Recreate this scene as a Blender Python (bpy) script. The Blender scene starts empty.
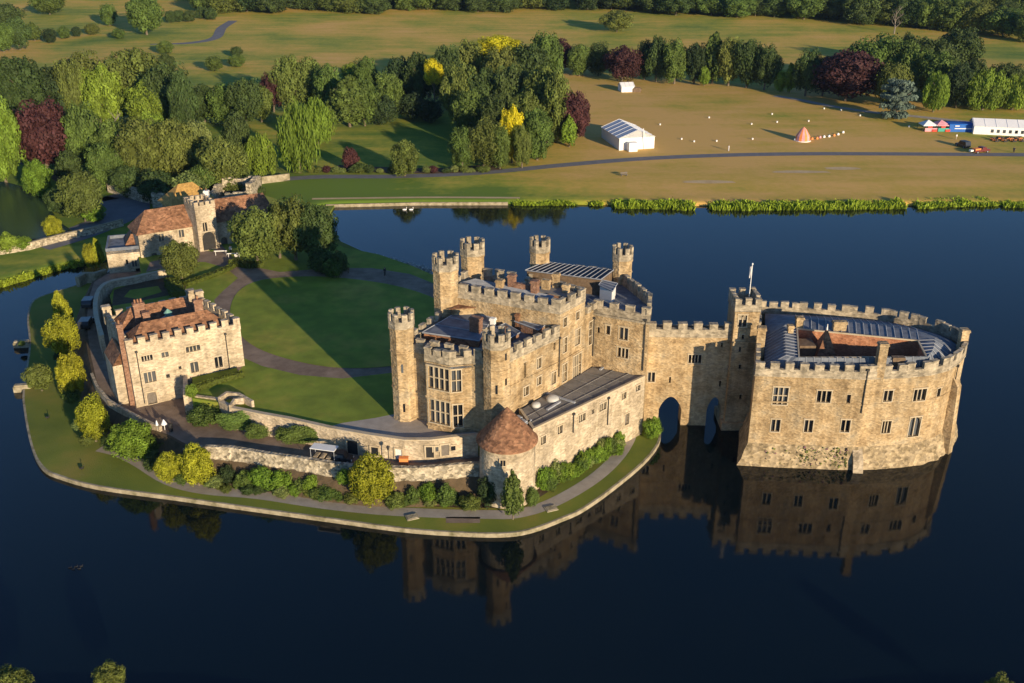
import bpy, bmesh, math, random
from mathutils import Vector, Matrix, noise
R = math.radians
rnd = random.Random(7)
S = bpy.context.scene
COL = S.collection
# ------------------------------------------------------------------ camera, light
CH, CF, CP, CX, CY = 70.0, 995.0, R(24), 512.0, 341.5
cam = bpy.data.objects.new('camera', bpy.data.cameras.new('camera')); COL.objects.link(cam)
cam.data.sensor_width = 36; cam.data.lens = CF/1024*36
cam.data.clip_start = 1; cam.data.clip_end = 6000
cam.location = (0, 0, CH); cam.rotation_euler = (R(90)-CP, 0, 0)
S.camera = cam
SUN_EL, SUN_AZ = 11.5, 31.0        # sun behind right of the camera; azimuth measured from -Y towards +X
W = bpy.data.worlds.new('World'); S.world = W; W.use_nodes = True
sky = W.node_tree.nodes.new('ShaderNodeTexSky'); sky.sky_type = 'NISHITA'; sky.sun_disc = False
sky.sun_elevation = R(SUN_EL); sky.sun_rotation = R(180-SUN_AZ)
sky.air_density = 0.9; sky.dust_density = 0.1; sky.ozone_density = 4.5
bg = W.node_tree.nodes['Background']; bg.inputs[1].default_value = 0.12
W.node_tree.links.new(sky.outputs[0], bg.inputs[0])
sun = bpy.data.objects.new('sun', bpy.data.lights.new('sun', 'SUN')); COL.objects.link(sun)
sun.data.energy = 5.0; sun.data.angle = R(0.6); sun.data.color = (1.0, 0.79, 0.52)
sd = Vector((math.sin(R(SUN_AZ))*math.cos(R(SUN_EL)), -math.cos(R(SUN_AZ))*math.cos(R(SUN_EL)), math.sin(R(SUN_EL))))
sun.rotation_euler = sd.to_track_quat('Z', 'Y').to_euler(); sun.location = sd*300
S.view_settings.view_transform = 'Standard'; S.view_settings.look = 'None'
S.view_settings.exposure = 0.52; S.view_settings.gamma = 1
S.cycles.max_bounces = 5; S.cycles.transparent_max_bounces = 4

# ------------------------------------------------------------------ layout helpers (survey of the place)
def ray(px, py):
    u = (px-CX)/CF; v = (py-CY)/CF
    return u, math.cos(CP)-v*math.sin(CP), -math.sin(CP)-v*math.cos(CP)
def G(px, py, z=0.0):
    u, a, b = ray(px, py); t = (z-CH)/b
    return (u*t, a*t)
def sm(a, b, x):
    t = max(0, min(1, (x-a)/(b-a))); return t*t*(3-2*t)
def TH(x, y):
    h = 0.9 + 0.6*sm(246, 262, y) + 0.02*max(0, y-270)
    h += 2.2*sm(280, 420, y)*noise.noise(Vector((x/130, y/130, 3.1)))
    h += 14*sm(480, 1100, y)
    return h
def GT(px, py):
    z = 2.0
    for _ in range(14):
        x, y = G(px, py, z); z = TH(x, y)
    return x, y, z
def hgt(x, y, z0, ytop):
    lo, hi = z0, z0+60
    for _ in range(34):
        m = (lo+hi)/2; dz = m-CH
        d = y*math.cos(CP)-dz*math.sin(CP); v = (-y*math.sin(CP)-dz*math.cos(CP))/d
        if CY+CF*v > ytop: lo = m
        else: hi = m
    return lo-z0
def dist(x, y, z): return y*math.cos(CP)-(z-CH)*math.sin(CP)
def onwall(P, Q, px, py):
    u, a, b = ray(px, py); dx, dy = Q[0]-P[0], Q[1]-P[1]; L = math.hypot(dx, dy)
    det = dx*a - dy*u
    t = (dx*P[1]-dy*P[0])/det
    x, y = u*t, a*t
    return ((x-P[0])*dx+(y-P[1])*dy)/L, CH+b*t

# ------------------------------------------------------------------ object helpers
def tag(o, label=None, cat=None, group=None, kind=None):
    if label: o['label'] = label
    if cat: o['category'] = cat
    if group: o['group'] = group
    if kind: o['kind'] = kind
    return o
def empty(name, loc=(0, 0, 0), label=None, cat=None, group=None, rz=0):
    o = bpy.data.objects.new(name, None); COL.objects.link(o); o.location = loc
    o.rotation_euler = (0, 0, rz); o.empty_display_size = 0.5
    return tag(o, label, cat, group)
class MB:
    def __init__(s): s.v = []; s.f = []; s.m = []; s.cur = 0
    def add(s, vs, fs):
        n = len(s.v); s.v += [tuple(v) for v in vs]; s.f += [tuple(i+n for i in f) for f in fs]; s.m += [s.cur]*len(fs)
    def box(s, x0, y0, z0, x1, y1, z1): s.obox(((x0+x1)/2, (y0+y1)/2), (1, 0), abs(x1-x0), abs(y1-y0), z0, z1)
    def obox(s, c, d, lx, ly, z0, z1, tx=1.0, ty=1.0):
        L = math.hypot(*d); ux, uy = d[0]/L, d[1]/L; vs = []
        for z, kx, ky in ((z0, 1, 1), (z1, tx, ty)):
            for a, b in ((-1, -1), (1, -1), (1, 1), (-1, 1)):
                p, q = a*lx/2*kx, b*ly/2*ky
                vs.append((c[0]+p*ux-q*uy, c[1]+p*uy+q*ux, z))
        s.add(vs, [(3, 2, 1, 0), (4, 5, 6, 7), (0, 1, 5, 4), (1, 2, 6, 5), (2, 3, 7, 6), (3, 0, 4, 7)])
    def prism(s, poly, z0, z1, grow0=0.0, top=True, bottom=False):
        if area(poly) < 0: poly = poly[::-1]
        n = len(poly); lo = offset(poly, grow0) if grow0 else poly
        fs = [(i, (i+1) % n, (i+1) % n+n, i+n) for i in range(n)]
        if top: fs.append(tuple(range(n, 2*n)))
        if bottom: fs.append(tuple(range(n-1, -1, -1)))
        s.add([(x, y, z0) for x, y in lo]+[(x, y, z1) for x, y in poly], fs)
    def sheet(s, poly, z):
        if area(poly) < 0: poly = poly[::-1]
        s.add([(x, y, z) for x, y in poly], [tuple(range(len(poly)))])
    def wallrun(s, pts, z0, z1, th, closed=False):   # thick wall along a polyline, outer face on pts, body to the left
        inn = offset(pts, -th, closed)
        n = len(pts)
        for i in range(n if closed else n-1):
            j = (i+1) % n
            a, b, c, d = pts[i], pts[j], inn[j], inn[i]
            z0a = z0[i] if isinstance(z0, (list, tuple)) else z0; z0b = z0[j] if isinstance(z0, (list, tuple)) else z0
            z1a = z1[i] if isinstance(z1, (list, tuple)) else z1; z1b = z1[j] if isinstance(z1, (list, tuple)) else z1
            s.add([(*a, z0a), (*b, z0b), (*c, z0b), (*d, z0a), (*a, z1a), (*b, z1b), (*c, z1b), (*d, z1a)],
                  [(4, 5, 6, 7), (0, 1, 5, 4), (1, 2, 6, 5), (2, 3, 7, 6), (3, 0, 4, 7)])
    def cyl(s, c, r0, r1, z0, z1, n=8, rot=0.0, cap=True):
        vs = []
        for z, r in ((z0, r0), (z1, r1)):
            for k in range(n):
                a = rot+2*math.pi*k/n; vs.append((c[0]+r*math.cos(a), c[1]+r*math.sin(a), z))
        fs = [(k, (k+1) % n, (k+1) % n+n, k+n) for k in range(n)]
        if cap: fs += [tuple(range(n, 2*n)), tuple(range(n-1, -1, -1))]
        s.add(vs, fs)
    def tube(s, a, b, r0, r1=None, n=6):
        r1 = r0 if r1 is None else r1
        a, b = Vector(a), Vector(b); q = (b-a).to_track_quat('Z', 'Y'); vs = []
        for p, r in ((a, r0), (b, r1)):
            for k in range(n):
                t = 2*math.pi*k/n; vs.append(p+q@Vector((r*math.cos(t), r*math.sin(t), 0)))
        s.add(vs, [(k, (k+1) % n, (k+1) % n+n, k+n) for k in range(n)]+[tuple(range(n, 2*n)), tuple(range(n-1, -1, -1))])
    def mesh(s, name, mats, smooth=False):
        me = bpy.data.meshes.new(name); me.from_pydata(s.v, [], s.f)
        for m in (mats if isinstance(mats, (list, tuple)) else [mats]): me.materials.append(m)
        if any(s.m): me.polygons.foreach_set('material_index', s.m)
        if smooth: me.polygons.foreach_set('use_smooth', [True]*len(me.polygons))
        me.update(); return me
    def build(s, name, mats, parent=None, smooth=False, label=None, cat=None, group=None, kind=None):
        o = bpy.data.objects.new(name, s.mesh(name, mats, smooth)); COL.objects.link(o)
        if parent is not None:
            o.parent = parent
            if parent.type == 'EMPTY' and not parent.get('local'):
                o.matrix_parent_inverse = wm(parent).inverted()
            elif parent.type != 'EMPTY' and parent.parent is not None and not parent.parent.get('local'): pass
        return tag(o, label, cat, group, kind)
def wm(o): return Matrix.LocRotScale(o.location, o.rotation_euler, o.scale)
def area(p): return sum(p[i][0]*p[(i+1) % len(p)][1]-p[(i+1) % len(p)][0]*p[i][1] for i in range(len(p)))/2
def offset(pts, d, closed=True):      # d>0 : outwards for a CCW loop (to the right of travel)
    n = len(pts); out = []
    for i in range(n):
        ns = []
        for a, b in (((i-1) % n, i), (i, (i+1) % n)):
            if not closed and ((i == 0 and a == n-1) or (i == n-1 and b == 0)): continue
            dx, dy = pts[b][0]-pts[a][0], pts[b][1]-pts[a][1]; L = math.hypot(dx, dy) or 1; ns.append((dy/L, -dx/L))
        if len(ns) == 1: m = ns[0]; k = 1
        else:
            m = (ns[0][0]+ns[1][0], ns[0][1]+ns[1][1]); L = math.hypot(*m) or 1; m = (m[0]/L, m[1]/L)
            k = 1/max(0.35, m[0]*ns[0][0]+m[1]*ns[0][1])
        out.append((pts[i][0]+m[0]*d*k, pts[i][1]+m[1]*d*k))
    return out
def lerp2(a, b, t): return (a[0]+(b[0]-a[0])*t, a[1]+(b[1]-a[1])*t)
def spline(pts, n=5, closed=False):
    out = []; N = len(pts)
    for i in range(N if closed else N-1):
        p = [pts[(i+k) % N] if closed else pts[max(0, min(N-1, i+k))] for k in (-1, 0, 1, 2)]
        for j in range(n):
            t = j/n
            out.append(tuple(0.5*((2*p[1][c])+(-p[0][c]+p[2][c])*t+(2*p[0][c]-5*p[1][c]+4*p[2][c]-p[3][c])*t*t+(-p[0][c]+3*p[1][c]-3*p[2][c]+p[3][c])*t**3) for c in range(len(pts[0]))))
    if not closed: out.append(tuple(pts[-1]))
    return out
def copy_tree(o, parent=None):
    c = o.copy(); COL.objects.link(c)
    if parent is not None: c.parent = parent
    for ch in o.children: copy_tree(ch, c)
    return c

# ------------------------------------------------------------------ materials
def mat(name, cols, scale=1.0, rough=0.85, bump=0.0, bscale=None, detail=5, stretch=(1, 1, 1), spec=0.3, metal=0.0, cells=None, big=None, seams=None, streak=0):
    m = bpy.data.materials.new(name); m.use_nodes = True; nt = m.node_tree; N = nt.nodes.new; L = nt.links.new
    b = nt.nodes['Principled BSDF']; b.inputs['Roughness'].default_value = rough
    b.inputs['Specular IOR Level'].default_value = spec; b.inputs['Metallic'].default_value = metal
    geo = N('ShaderNodeTexCoord'); mp = N('ShaderNodeMapping'); mp.inputs['Scale'].default_value = stretch
    L(geo.outputs['Object'], mp.inputs[0])
    no = N('ShaderNodeTexNoise'); no.inputs['Scale'].default_value = scale; no.inputs['Detail'].default_value = detail; no.inputs['Roughness'].default_value = 0.62
    L(mp.outputs[0], no.inputs['Vector'])
    cr = N('ShaderNodeValToRGB'); els = cr.color_ramp.elements
    while len(els) < len(cols): els.new(0.5)
    for i, c in enumerate(cols):
        els[i].position = 0.3+0.4*i/max(1, len(cols)-1); els[i].color = (*c, 1)
    L(no.outputs[0], cr.inputs[0]); out = cr.outputs[0]
    def mul(out, src, lo, hi, a=0.35, bb=0.65):
        mr = N('ShaderNodeMapRange'); mr.inputs[1].default_value = a; mr.inputs[2].default_value = bb
        mr.inputs[3].default_value = lo; mr.inputs[4].default_value = hi; L(src, mr.inputs[0])
        mx = N('ShaderNodeVectorMath'); mx.operation = 'SCALE'; L(out, mx.inputs[0]); L(mr.outputs[0], mx.inputs['Scale'])
        return mx.outputs[0]
    hsrc = no.outputs[0]
    if cells:     # irregular coursed blocks: (scale, stretch, lo, hi)
        m2 = N('ShaderNodeMapping'); m2.inputs['Scale'].default_value = cells[1]; L(geo.outputs['Object'], m2.inputs[0])
        vo = N('ShaderNodeTexVoronoi'); vo.inputs['Scale'].default_value = cells[0]; L(m2.outputs[0], vo.inputs['Vector'])
        sp = N('ShaderNodeSeparateColor'); L(vo.outputs['Color'], sp.inputs[0])
        out = mul(out, sp.outputs[0], cells[2], cells[3], 0, 1)
        hsrc = vo.outputs['Distance']
    if big:
        n3 = N('ShaderNodeTexNoise'); n3.inputs['Scale'].default_value = big[0]; n3.inputs['Detail'].default_value = 3; L(geo.outputs['Object'], n3.inputs['Vector'])
        out = mul(out, n3.outputs[0], big[1], big[2])
    if streak:
        m4 = N('ShaderNodeMapping'); m4.inputs['Scale'].default_value = (1.1, 1.1, .10); L(geo.outputs['Object'], m4.inputs[0])
        n4 = N('ShaderNodeTexNoise'); n4.inputs['Scale'].default_value = 1.0; n4.inputs['Detail'].default_value = 6; L(m4.outputs[0], n4.inputs['Vector'])
        out = mul(out, n4.outputs[0], 1-streak, 1+streak*.45)
    L(out, b.inputs['Base Color'])
    if bump:
        bp = N('ShaderNodeBump'); bp.inputs['Strength'].default_value = bump; bp.inputs['Distance'].default_value = 0.12
        if bscale:
            nb = N('ShaderNodeTexNoise'); nb.inputs['Scale'].default_value = bscale; nb.inputs['Detail'].default_value = 4; L(geo.outputs['Object'], nb.inputs['Vector']); hsrc = nb.outputs[0]
        L(hsrc, bp.inputs['Height']); L(bp.outputs[0], b.inputs['Normal'])
    return m
CELL = (1.0, (2.7, 2.7, 4.8), 0.72, 1.18)
M = {}
M['stone'] = mat('golden_ragstone', [(.225, .155, .082), (.38, .272, .148), (.455, .345, .205), (.345, .285, .195)], .5, .9, .6, None, 12, cells=CELL, big=(.14, .82, 1.15), streak=.24)
M['stone_pale'] = mat('pale_ragstone', [(.32, .26, .175), (.48, .395, .28), (.55, .47, .35)], .6, .9, .5, None, 11, cells=CELL, big=(.16, .82, 1.12), streak=.2)
M['ashlar'] = mat('ashlar_dressing', [(.36, .29, .19), (.47, .39, .27), (.42, .37, .29)], .7, .85, .2, 5, 6)
M['parapet'] = mat('weathered_parapet_stone', [(.20, .175, .13), (.36, .31, .23), (.46, .39, .28)], .8, .92, .5, None, 9, cells=(1.0, (2.0, 2.0, 3.4), .68, 1.2), streak=.25)
M['rubble'] = mat('rubble_stone', [(.20, .17, .12), (.38, .33, .24), (.50, .44, .34)], 1.6, .95, 1.0, None, 8, cells=(1.0, (2.2, 2.2, 3.0), .45, 1.35))
M['plinth'] = mat('rough_plinth_stone', [(.17, .13, .07), (.36, .28, .17), (.46, .37, .24)], 1.1, .95, 1.0, None, 11, cells=(1.0, (2.0, 2.0, 3.0), .6, 1.25))
M['lead'] = mat('lead_roofing', [(.085, .10, .13), (.14, .16, .195), (.20, .22, .26)], .9, .75, .1, 3, 9, spec=.25)
M['bare'] = mat('dry_bare_ground', [(.42, .30, .15), (.55, .42, .24)], .3, .95)
M['court'] = mat('sunlit_courtyard_brick', [(.26, .11, .06), (.36, .165, .09), (.42, .22, .13)], 1.0, .9, .4, None, 7, cells=(1.0, (3, 3, 6), .75, 1.2))  # brick lightened in colour so the courtyard walls look sunlit
M['lead_deep'] = mat('deep_blue_lead', [(.028, .036, .055), (.05, .062, .085)], .9, .8, spec=.15)
M['lead_dark'] = mat('dark_felt_roofing', [(.12, .115, .11), (.20, .19, .175), (.27, .25, .225)], .5, .8, .2, 4, 8)
M['seam'] = mat('pale_lead_seam', [(.24, .26, .30), (.38, .40, .43)], 1, .6)
M['tile'] = mat('clay_roof_tiles', [(.15, .075, .042), (.235, .118, .065), (.31, .17, .095)], 1.2, .9, .5, None, 8, cells=(1.0, (2.5, 2.5, 4), .6, 1.3), big=(.25, .8, 1.15))
M['tile_gold'] = mat('lichened_roof_tiles', [(.34, .2, .06), (.46, .28, .08)], 1.0, .9, .3, 4, cells=(1.0, (3, 3, 4), .75, 1.2))
M['brick'] = mat('red_brick', [(.16, .085, .055), (.24, .135, .09), (.32, .20, .14)], 1.5, .9, .4, None, 7, cells=(1.0, (4, 4, 9), .7, 1.2))
M['glass'] = mat('leaded_glass', [(.012, .014, .018), (.03, .034, .04)], 2, .12, spec=.6)
M['grass'] = mat('mown_grass', [(.10, .14, .018), (.15, .18, .024), (.24, .20, .04)], .09, .95, .35, 6, 9, big=(.035, .8, 1.25))
M['lawn'] = mat('bailey_lawn', [(.13, .185, .020), (.19, .245, .026), (.34, .29, .05)], .09, .95, .4, 7, 12, big=(.4, .85, 1.12))
M['gravel'] = mat('brown_gravel', [(.16, .115, .085), (.23, .17, .125), (.29, .22, .165)], .5, .95, .4, 8, 8, big=(.12, .85, 1.1))
M['path'] = mat('grey_path', [(.30, .265, .225), (.40, .355, .305)], .8, .95, .3, 8, 8)
M['tarmac'] = mat('grey_tarmac', [(.12, .125, .14), (.17, .17, .18)], .5, .9, .2, 5, 6)
M['soil'] = mat('planted_soil', [(.06, .045, .025), (.12, .085, .05)], 1.0, .95, .6, 4, 8)
M['kerb'] = mat('pale_kerb_stone', [(.13, .12, .06), (.30, .26, .18), (.42, .37, .27)], .9, .9, .5, 4, 7)
M['white'] = mat('white_canvas', [(.72, .73, .75), (.82, .82, .82)], .3, .7)
M['whitepaint'] = mat('white_paint', [(.70, .70, .68), (.80, .80, .78)], 1, .5)
M['greyroof'] = mat('grey_canvas', [(.50, .55, .63), (.60, .64, .70)], .4, .7)
M['blue'] = mat('blue_canvas', [(.015, .10, .42), (.02, .14, .5)], .5, .6)
M['red'] = mat('red_canvas', [(.55, .04, .03), (.62, .08, .05)], .5, .6)
M['orange'] = mat('orange_cloth', [(.7, .22, .06), (.8, .3, .1)], .5, .7)
M['pink'] = mat('pink_cloth', [(.6, .25, .3), (.7, .4, .45)], .5, .7)
M['teal'] = mat('teal_cloth', [(.05, .3, .25), (.07, .36, .3)], .5, .7)
M['black'] = mat('black_rubber', [(.015, .015, .016), (.03, .03, .03)], 2, .6)
M['dome'] = mat('dull_white_dome', [(.42, .42, .40), (.55, .55, .52)], 1, .6)
M['darkpaint'] = mat('dark_car_paint', [(.02, .025, .035), (.03, .035, .045)], 2, .3, spec=.6)
M['maroon'] = mat('maroon_paint', [(.12, .02, .02), (.16, .03, .025)], 2, .35, spec=.6)
M['wood'] = mat('weathered_timber', [(.10, .07, .045), (.20, .14, .09)], 2, .8, .2, 6)
M['door'] = mat('grey_oak_door', [(.12, .105, .09), (.19, .165, .14)], 3, .8)
M['metal'] = mat('dark_iron', [(.03, .03, .032), (.05, .05, .05)], 3, .5)
M['copper'] = mat('green_copper', [(.15, .32, .26), (.22, .40, .33)], 3, .6)
M['skin'] = mat('skin', [(.42, .26, .19), (.46, .29, .21)], 3, .6)
M['flag'] = mat('flag_cloth', [(.75, .72, .7), (.6, .55, .55)], 1, .8)
M['flower'] = mat('purple_flowers', [(.14, .05, .10), (.22, .09, .16)], 3, .9)
M['whiteflower'] = mat('white_blossom', [(.20, .22, .2), (.62, .60, .55)], 4, .9)

nt_ = M['glass'].node_tree; oi_ = nt_.nodes.new('ShaderNodeObjectInfo'); mr_ = nt_.nodes.new('ShaderNodeValToRGB')
mr_.color_ramp.elements[0].position = .35; mr_.color_ramp.elements[0].color = (.012, .014, .018, 1); mr_.color_ramp.elements[1].color = (.10, .11, .12, 1)  # paler base colour on random panes paints in reflected sky
nt_.links.new(oi_.outputs['Random'], mr_.inputs[0]); nt_.links.new(mr_.outputs[0], nt_.nodes['Principled BSDF'].inputs['Base Color'])
# foliage: one material, the crown's own colour comes from the object colour
def leafmat():
    m = bpy.data.materials.new('foliage'); m.use_nodes = True; nt = m.node_tree; N = nt.nodes.new; L = nt.links.new
    b = nt.nodes['Principled BSDF']; b.inputs['Roughness'].default_value = .7; b.inputs['Specular IOR Level'].default_value = .25
    oi = N('ShaderNodeObjectInfo'); at = N('ShaderNodeAttribute'); at.attribute_name = 'leaf'
    mr = N('ShaderNodeMapRange'); mr.inputs[3].default_value = .62; mr.inputs[4].default_value = 1.4; L(at.outputs['Fac'], mr.inputs[0])
    tc = N('ShaderNodeTexCoord'); no = N('ShaderNodeTexNoise'); no.inputs['Scale'].default_value = 3.2; no.inputs['Detail'].default_value = 3; L(tc.outputs['Object'], no.inputs['Vector'])
    m2 = N('ShaderNodeMapRange'); m2.inputs[1].default_value = .3; m2.inputs[2].default_value = .7; m2.inputs[3].default_value = .7; m2.inputs[4].default_value = 1.3; L(no.outputs[0], m2.inputs[0])
    mm = N('ShaderNodeMath'); mm.operation = 'MULTIPLY'; L(mr.outputs[0], mm.inputs[0]); L(m2.outputs[0], mm.inputs[1])
    sc = N('ShaderNodeVectorMath'); sc.operation = 'SCALE'; L(oi.outputs['Color'], sc.inputs[0]); L(mm.outputs[0], sc.inputs['Scale'])
    L(sc.outputs[0], b.inputs['Base Color'])
    tr = N('ShaderNodeBsdfTranslucent'); L(sc.outputs[0], tr.inputs[0]); mx = N('ShaderNodeMixShader'); mx.inputs[0].default_value = .2
    L(b.outputs[0], mx.inputs[1]); L(tr.outputs[0], mx.inputs[2]); L(mx.outputs[0], nt.nodes['Material Output'].inputs[0])
    return m
M['leaf'] = leafmat()
M['bark'] = mat('bark', [(.10, .08, .055), (.20, .165, .12)], 3, .9, .5, 8)
M['dead'] = mat('bleached_dead_wood', [(.17, .145, .12), (.25, .22, .18)], 3, .9)

# ------------------------------------------------------------------ ground, water
def water():
    m = bpy.data.materials.new('lake_water'); m.use_nodes = True; nt = m.node_tree; N = nt.nodes.new; L = nt.links.new
    b = nt.nodes['Principled BSDF']; b.inputs['Base Color'].default_value = (.002, .012, .030, 1); b.inputs['Roughness'].default_value = .06
    b.inputs['IOR'].default_value = 1.33
    tc = N('ShaderNodeTexCoord'); no = N('ShaderNodeTexNoise'); no.inputs['Scale'].default_value = .55; no.inputs['Detail'].default_value = 4
    mp = N('ShaderNodeMapping'); mp.inputs['Scale'].default_value = (1, .6, 1); L(tc.outputs['Object'], mp.inputs[0]); L(mp.outputs[0], no.inputs['Vector'])
    bp = N('ShaderNodeBump'); bp.inputs['Strength'].default_value = .05; bp.inputs['Distance'].default_value = .2; L(no.outputs[0], bp.inputs['Height']); L(bp.outputs[0], b.inputs['Normal'])
    n2 = N('ShaderNodeTexNoise'); n2.inputs['Scale'].default_value = .02; n2.inputs['Detail'].default_value = 4; L(tc.outputs['Object'], n2.inputs['Vector'])
    cr = N('ShaderNodeValToRGB'); cr.color_ramp.elements[0].position = .35; cr.color_ramp.elements[0].color = (.0012, .0045, .0075, 1)
    cr.color_ramp.elements[1].position = .7; cr.color_ramp.elements[1].color = (.0035, .0075, .009, 1); L(n2.outputs[0], cr.inputs[0]); L(cr.outputs[0], b.inputs['Base Color'])
    return m
w = MB(); w.sheet([(-900, -300), (900, -300), (900, 262), (-900, 262)], 0.0)
w.build('water', water(), kind='structure')
# far mainland: rows from the shoreline outwards to the horizon
shore = [(-700, 236)]+[(-330, 232)]+[G(*p) for p in ((-80, 306), (-30, 293), (0, 285), (20, 280), (45, 273), (75, 265), (100, 262))]+[(-76, 206), (-66, 214), (-58, 225), (-50, 236)]
shore += [G(*p) for p in ((326, 206.5), (345, 205.5), (420, 204.5), (520, 204.5), (640, 206), (760, 207), (880, 206.5), (960, 205.5), (1024, 205.8), (1100, 206))]+[(330, 239), (700, 236)]
shore = [shore[0]]+[p for i, p in enumerate(shore[1:], 1) if p[0] > max(q_[0] for q_ in shore[:i])+.3]
def shy(x):
    for (xa_, ya_), (xb_, yb_) in zip(shore, shore[1:]):
        if xa_ <= x <= xb_: return ya_+(yb_-ya_)*(x-xa_)/(xb_-xa_)
    return shore[-1][1]
sh = [(x, sum(shy(x+k) for k in (-2, 0, 2))/3) for x in [-700, -550, -420, -330, -260, -210, -180, -160]+[-145+2.5*i for i in range(120)]+[165, 185, 215, 260, 330, 450, 690]]
gm = MB(); rows = []
dd = [0, .6, 2, 5, 9, 14, 20, 28, 38, 50, 66, 86, 110, 140, 175, 215, 265, 330, 420, 560, 800, 1200, 2000, 3600]
for k, d in enumerate(dd):
    r = []
    for (x, y) in sh:
        w1 = sm(0, 260, d); yb = y*(1-w1)+236*w1; Y = yb+d
        X = x*(1+d/900)
        r.append((X, Y, -1.5 if k == 0 else (0.55 if k == 1 else TH(X, Y))))
    rows.append(r)
n = len(sh)
gm.add([v for r in rows for v in r], [(a*n+i, a*n+i+1, (a+1)*n+i+1, (a+1)*n+i) for a in range(len(dd)-1) for i in range(n-1)])
def fieldmat():
    m = mat('park_grass', [(.11, .18, .018), (.27, .28, .032), (.47, .33, .060), (.58, .36, .105)], .018, .97, .3, 2.5, 12)
    nt = m.node_tree; N = nt.nodes.new; L = nt.links.new
    cr = [x for x in nt.nodes if x.type == 'VALTORGB'][0]; no = [x for x in nt.nodes if x.type == 'TEX_NOISE'][0]
    tc = [x for x in nt.nodes if x.type == 'TEX_COORD'][0]
    sp = N('ShaderNodeSeparateXYZ'); L(tc.outputs['Object'], sp.inputs[0])
    def rng(s, a, b, lo, hi):
        r = N('ShaderNodeMapRange'); r.interpolation_type = 'SMOOTHSTEP'
        for i, v in enumerate((a, b, lo, hi)): r.inputs[1+i].default_value = v
        L(s, r.inputs[0]); return r.outputs[0]
    def mth(op, a, b):
        r = N('ShaderNodeMath'); r.operation = op
        for i, q in enumerate((a, b)):
            if isinstance(q, (int, float)): r.inputs[i].default_value = q
            else: L(q, r.inputs[i])
        return r.outputs[0]
    # dry show field east of the grove, green meadow to the west, straw-coloured far park
    a = rng(sp.outputs[0], -10, 25, -.14, .17); bx = rng(sp.outputs[0], 85, 175, 0, -.22)
    f = rng(sp.outputs[1], 380, 430, 0, 1); inv = mth('SUBTRACT', 1, f)
    near = rng(sp.outputs[1], 241, 268, -.10, 0)
    s1 = mth('MULTIPLY', mth('ADD', a, bx), inv); s2 = mth('MULTIPLY', f, .0)
    tot = mth('ADD', mth('ADD', mth('ADD', s1, s2), near), no.outputs[0])
    ms = N('ShaderNodeTexNoise'); ms.inputs['Scale'].default_value = .25; ms.inputs['Detail'].default_value = 5; mq_ = N('ShaderNodeMapping'); mq_.inputs['Scale'].default_value = (.12, .8, 1); mq_.inputs['Rotation'].default_value = (0, 0, .12); L(tc.outputs['Object'], mq_.inputs[0]); L(mq_.outputs[0], ms.inputs['Vector'])
    m3_ = N('ShaderNodeTexNoise'); m3_.inputs['Scale'].default_value = .6; m3_.inputs['Detail'].default_value = 6; L(tc.outputs['Object'], m3_.inputs['Vector'])
    tot = mth('ADD', tot, mth('MULTIPLY', mth('SUBTRACT', ms.outputs[0], .5), .34)); tot = mth('ADD', tot, mth('MULTIPLY', mth('SUBTRACT', m3_.outputs[0], .5), .2))
    L(tot, cr.inputs[0]); return m
M['field'] = fieldmat()
gm.build('ground', M['field'], kind='structure', smooth=True)
nb = MB(); nb.prism([(-700, -200), (700, -200), (500, 60), (60, 72), (44, 72.5), (0, 68), (-30, 72.5), (-60, 72.5), (-120, 74), (-500, 60)], -1.5, 1.0, 1)
nb.build('near_bank', M['grass'], kind='structure')

# castle island -------------------------------------------------------------------------------
isl_px = [(659, 428), (657, 442), (642, 461), (612, 486), (582, 507), (560, 517), (530, 528), (500, 532), (450, 530.5), (400, 526.5), (330, 517), (250, 506), (180, 496),
          (100, 485), (62, 475), (44, 466), (33, 445), (26, 410), (25, 388), (31, 345), (29, 318), (35, 300), (58, 291), (80, 284), (96, 276)]
isl = spline([G(x, y, 0.6) for x, y in isl_px], 4)
isl += [(-79, 187), (-80, 205), (-60, 228), (-52, 238), (-44, 240)]+[G(*p, 0.8) for p in ((329, 212), (333, 228), (340, 240), (362, 250), (392, 259), (420, 268), (440, 276))]+[(-8, 166), (8, 150), (19, 142), (21, 133)]
M['bank'] = M['grass']
ib = MB(); ib.prism(isl, -1.5, 0.55, 0.2); ib.build('island_ground', M['grass'], kind='structure')
kpflip = area(isl) > 0; kb = MB(); kp = isl[:len(isl_px)*4-4]
kb.wallrun(offset(kp if kpflip else kp[::-1], .3, False), -1.4, .57, .30); kb.build('lakeside_kerb', M['kerb'], kind='structure')

road_z, bail_z = 4.2, 7.0
def P7(*pp): return [G(x, y, 7.0) for x, y in pp]
# road terrace
rub_foot = [G(x, y, .6) for x, y in ((182, 473), (205, 479), (232, 480), (265, 486), (300, 491), (335, 497), (372, 501), (420, 501.5), (470, 497))]+[(-3.6, 107.3)]
rub_top = [lerp2(p, G(CX, 341, 40), 0) for p in offset(rub_foot, -.7, False)]
road_poly = [(x, y) for x, y in offset(rub_foot, -1.1, False)]
road_poly += [(-4, 113), (-20, 122), (-40, 140), (-62, 180)]
road_poly += [G(x, y, 4.2) for x, y in ((112, 270), (92, 282), (86, 300), (84, 325), (88, 355), (94, 382), (106, 402), (128, 416), (152, 428))]
rp = MB(); rp.prism(road_poly, .4, 4.2, 2.4); rp.build('terrace_bank', M['soil'], kind='structure')
rs = MB(); rs.sheet(offset(road_poly if area(road_poly) > 0 else road_poly[::-1], -.4), 4.204); rs.build('terrace_road', M['gravel'], kind='structure')
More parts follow.
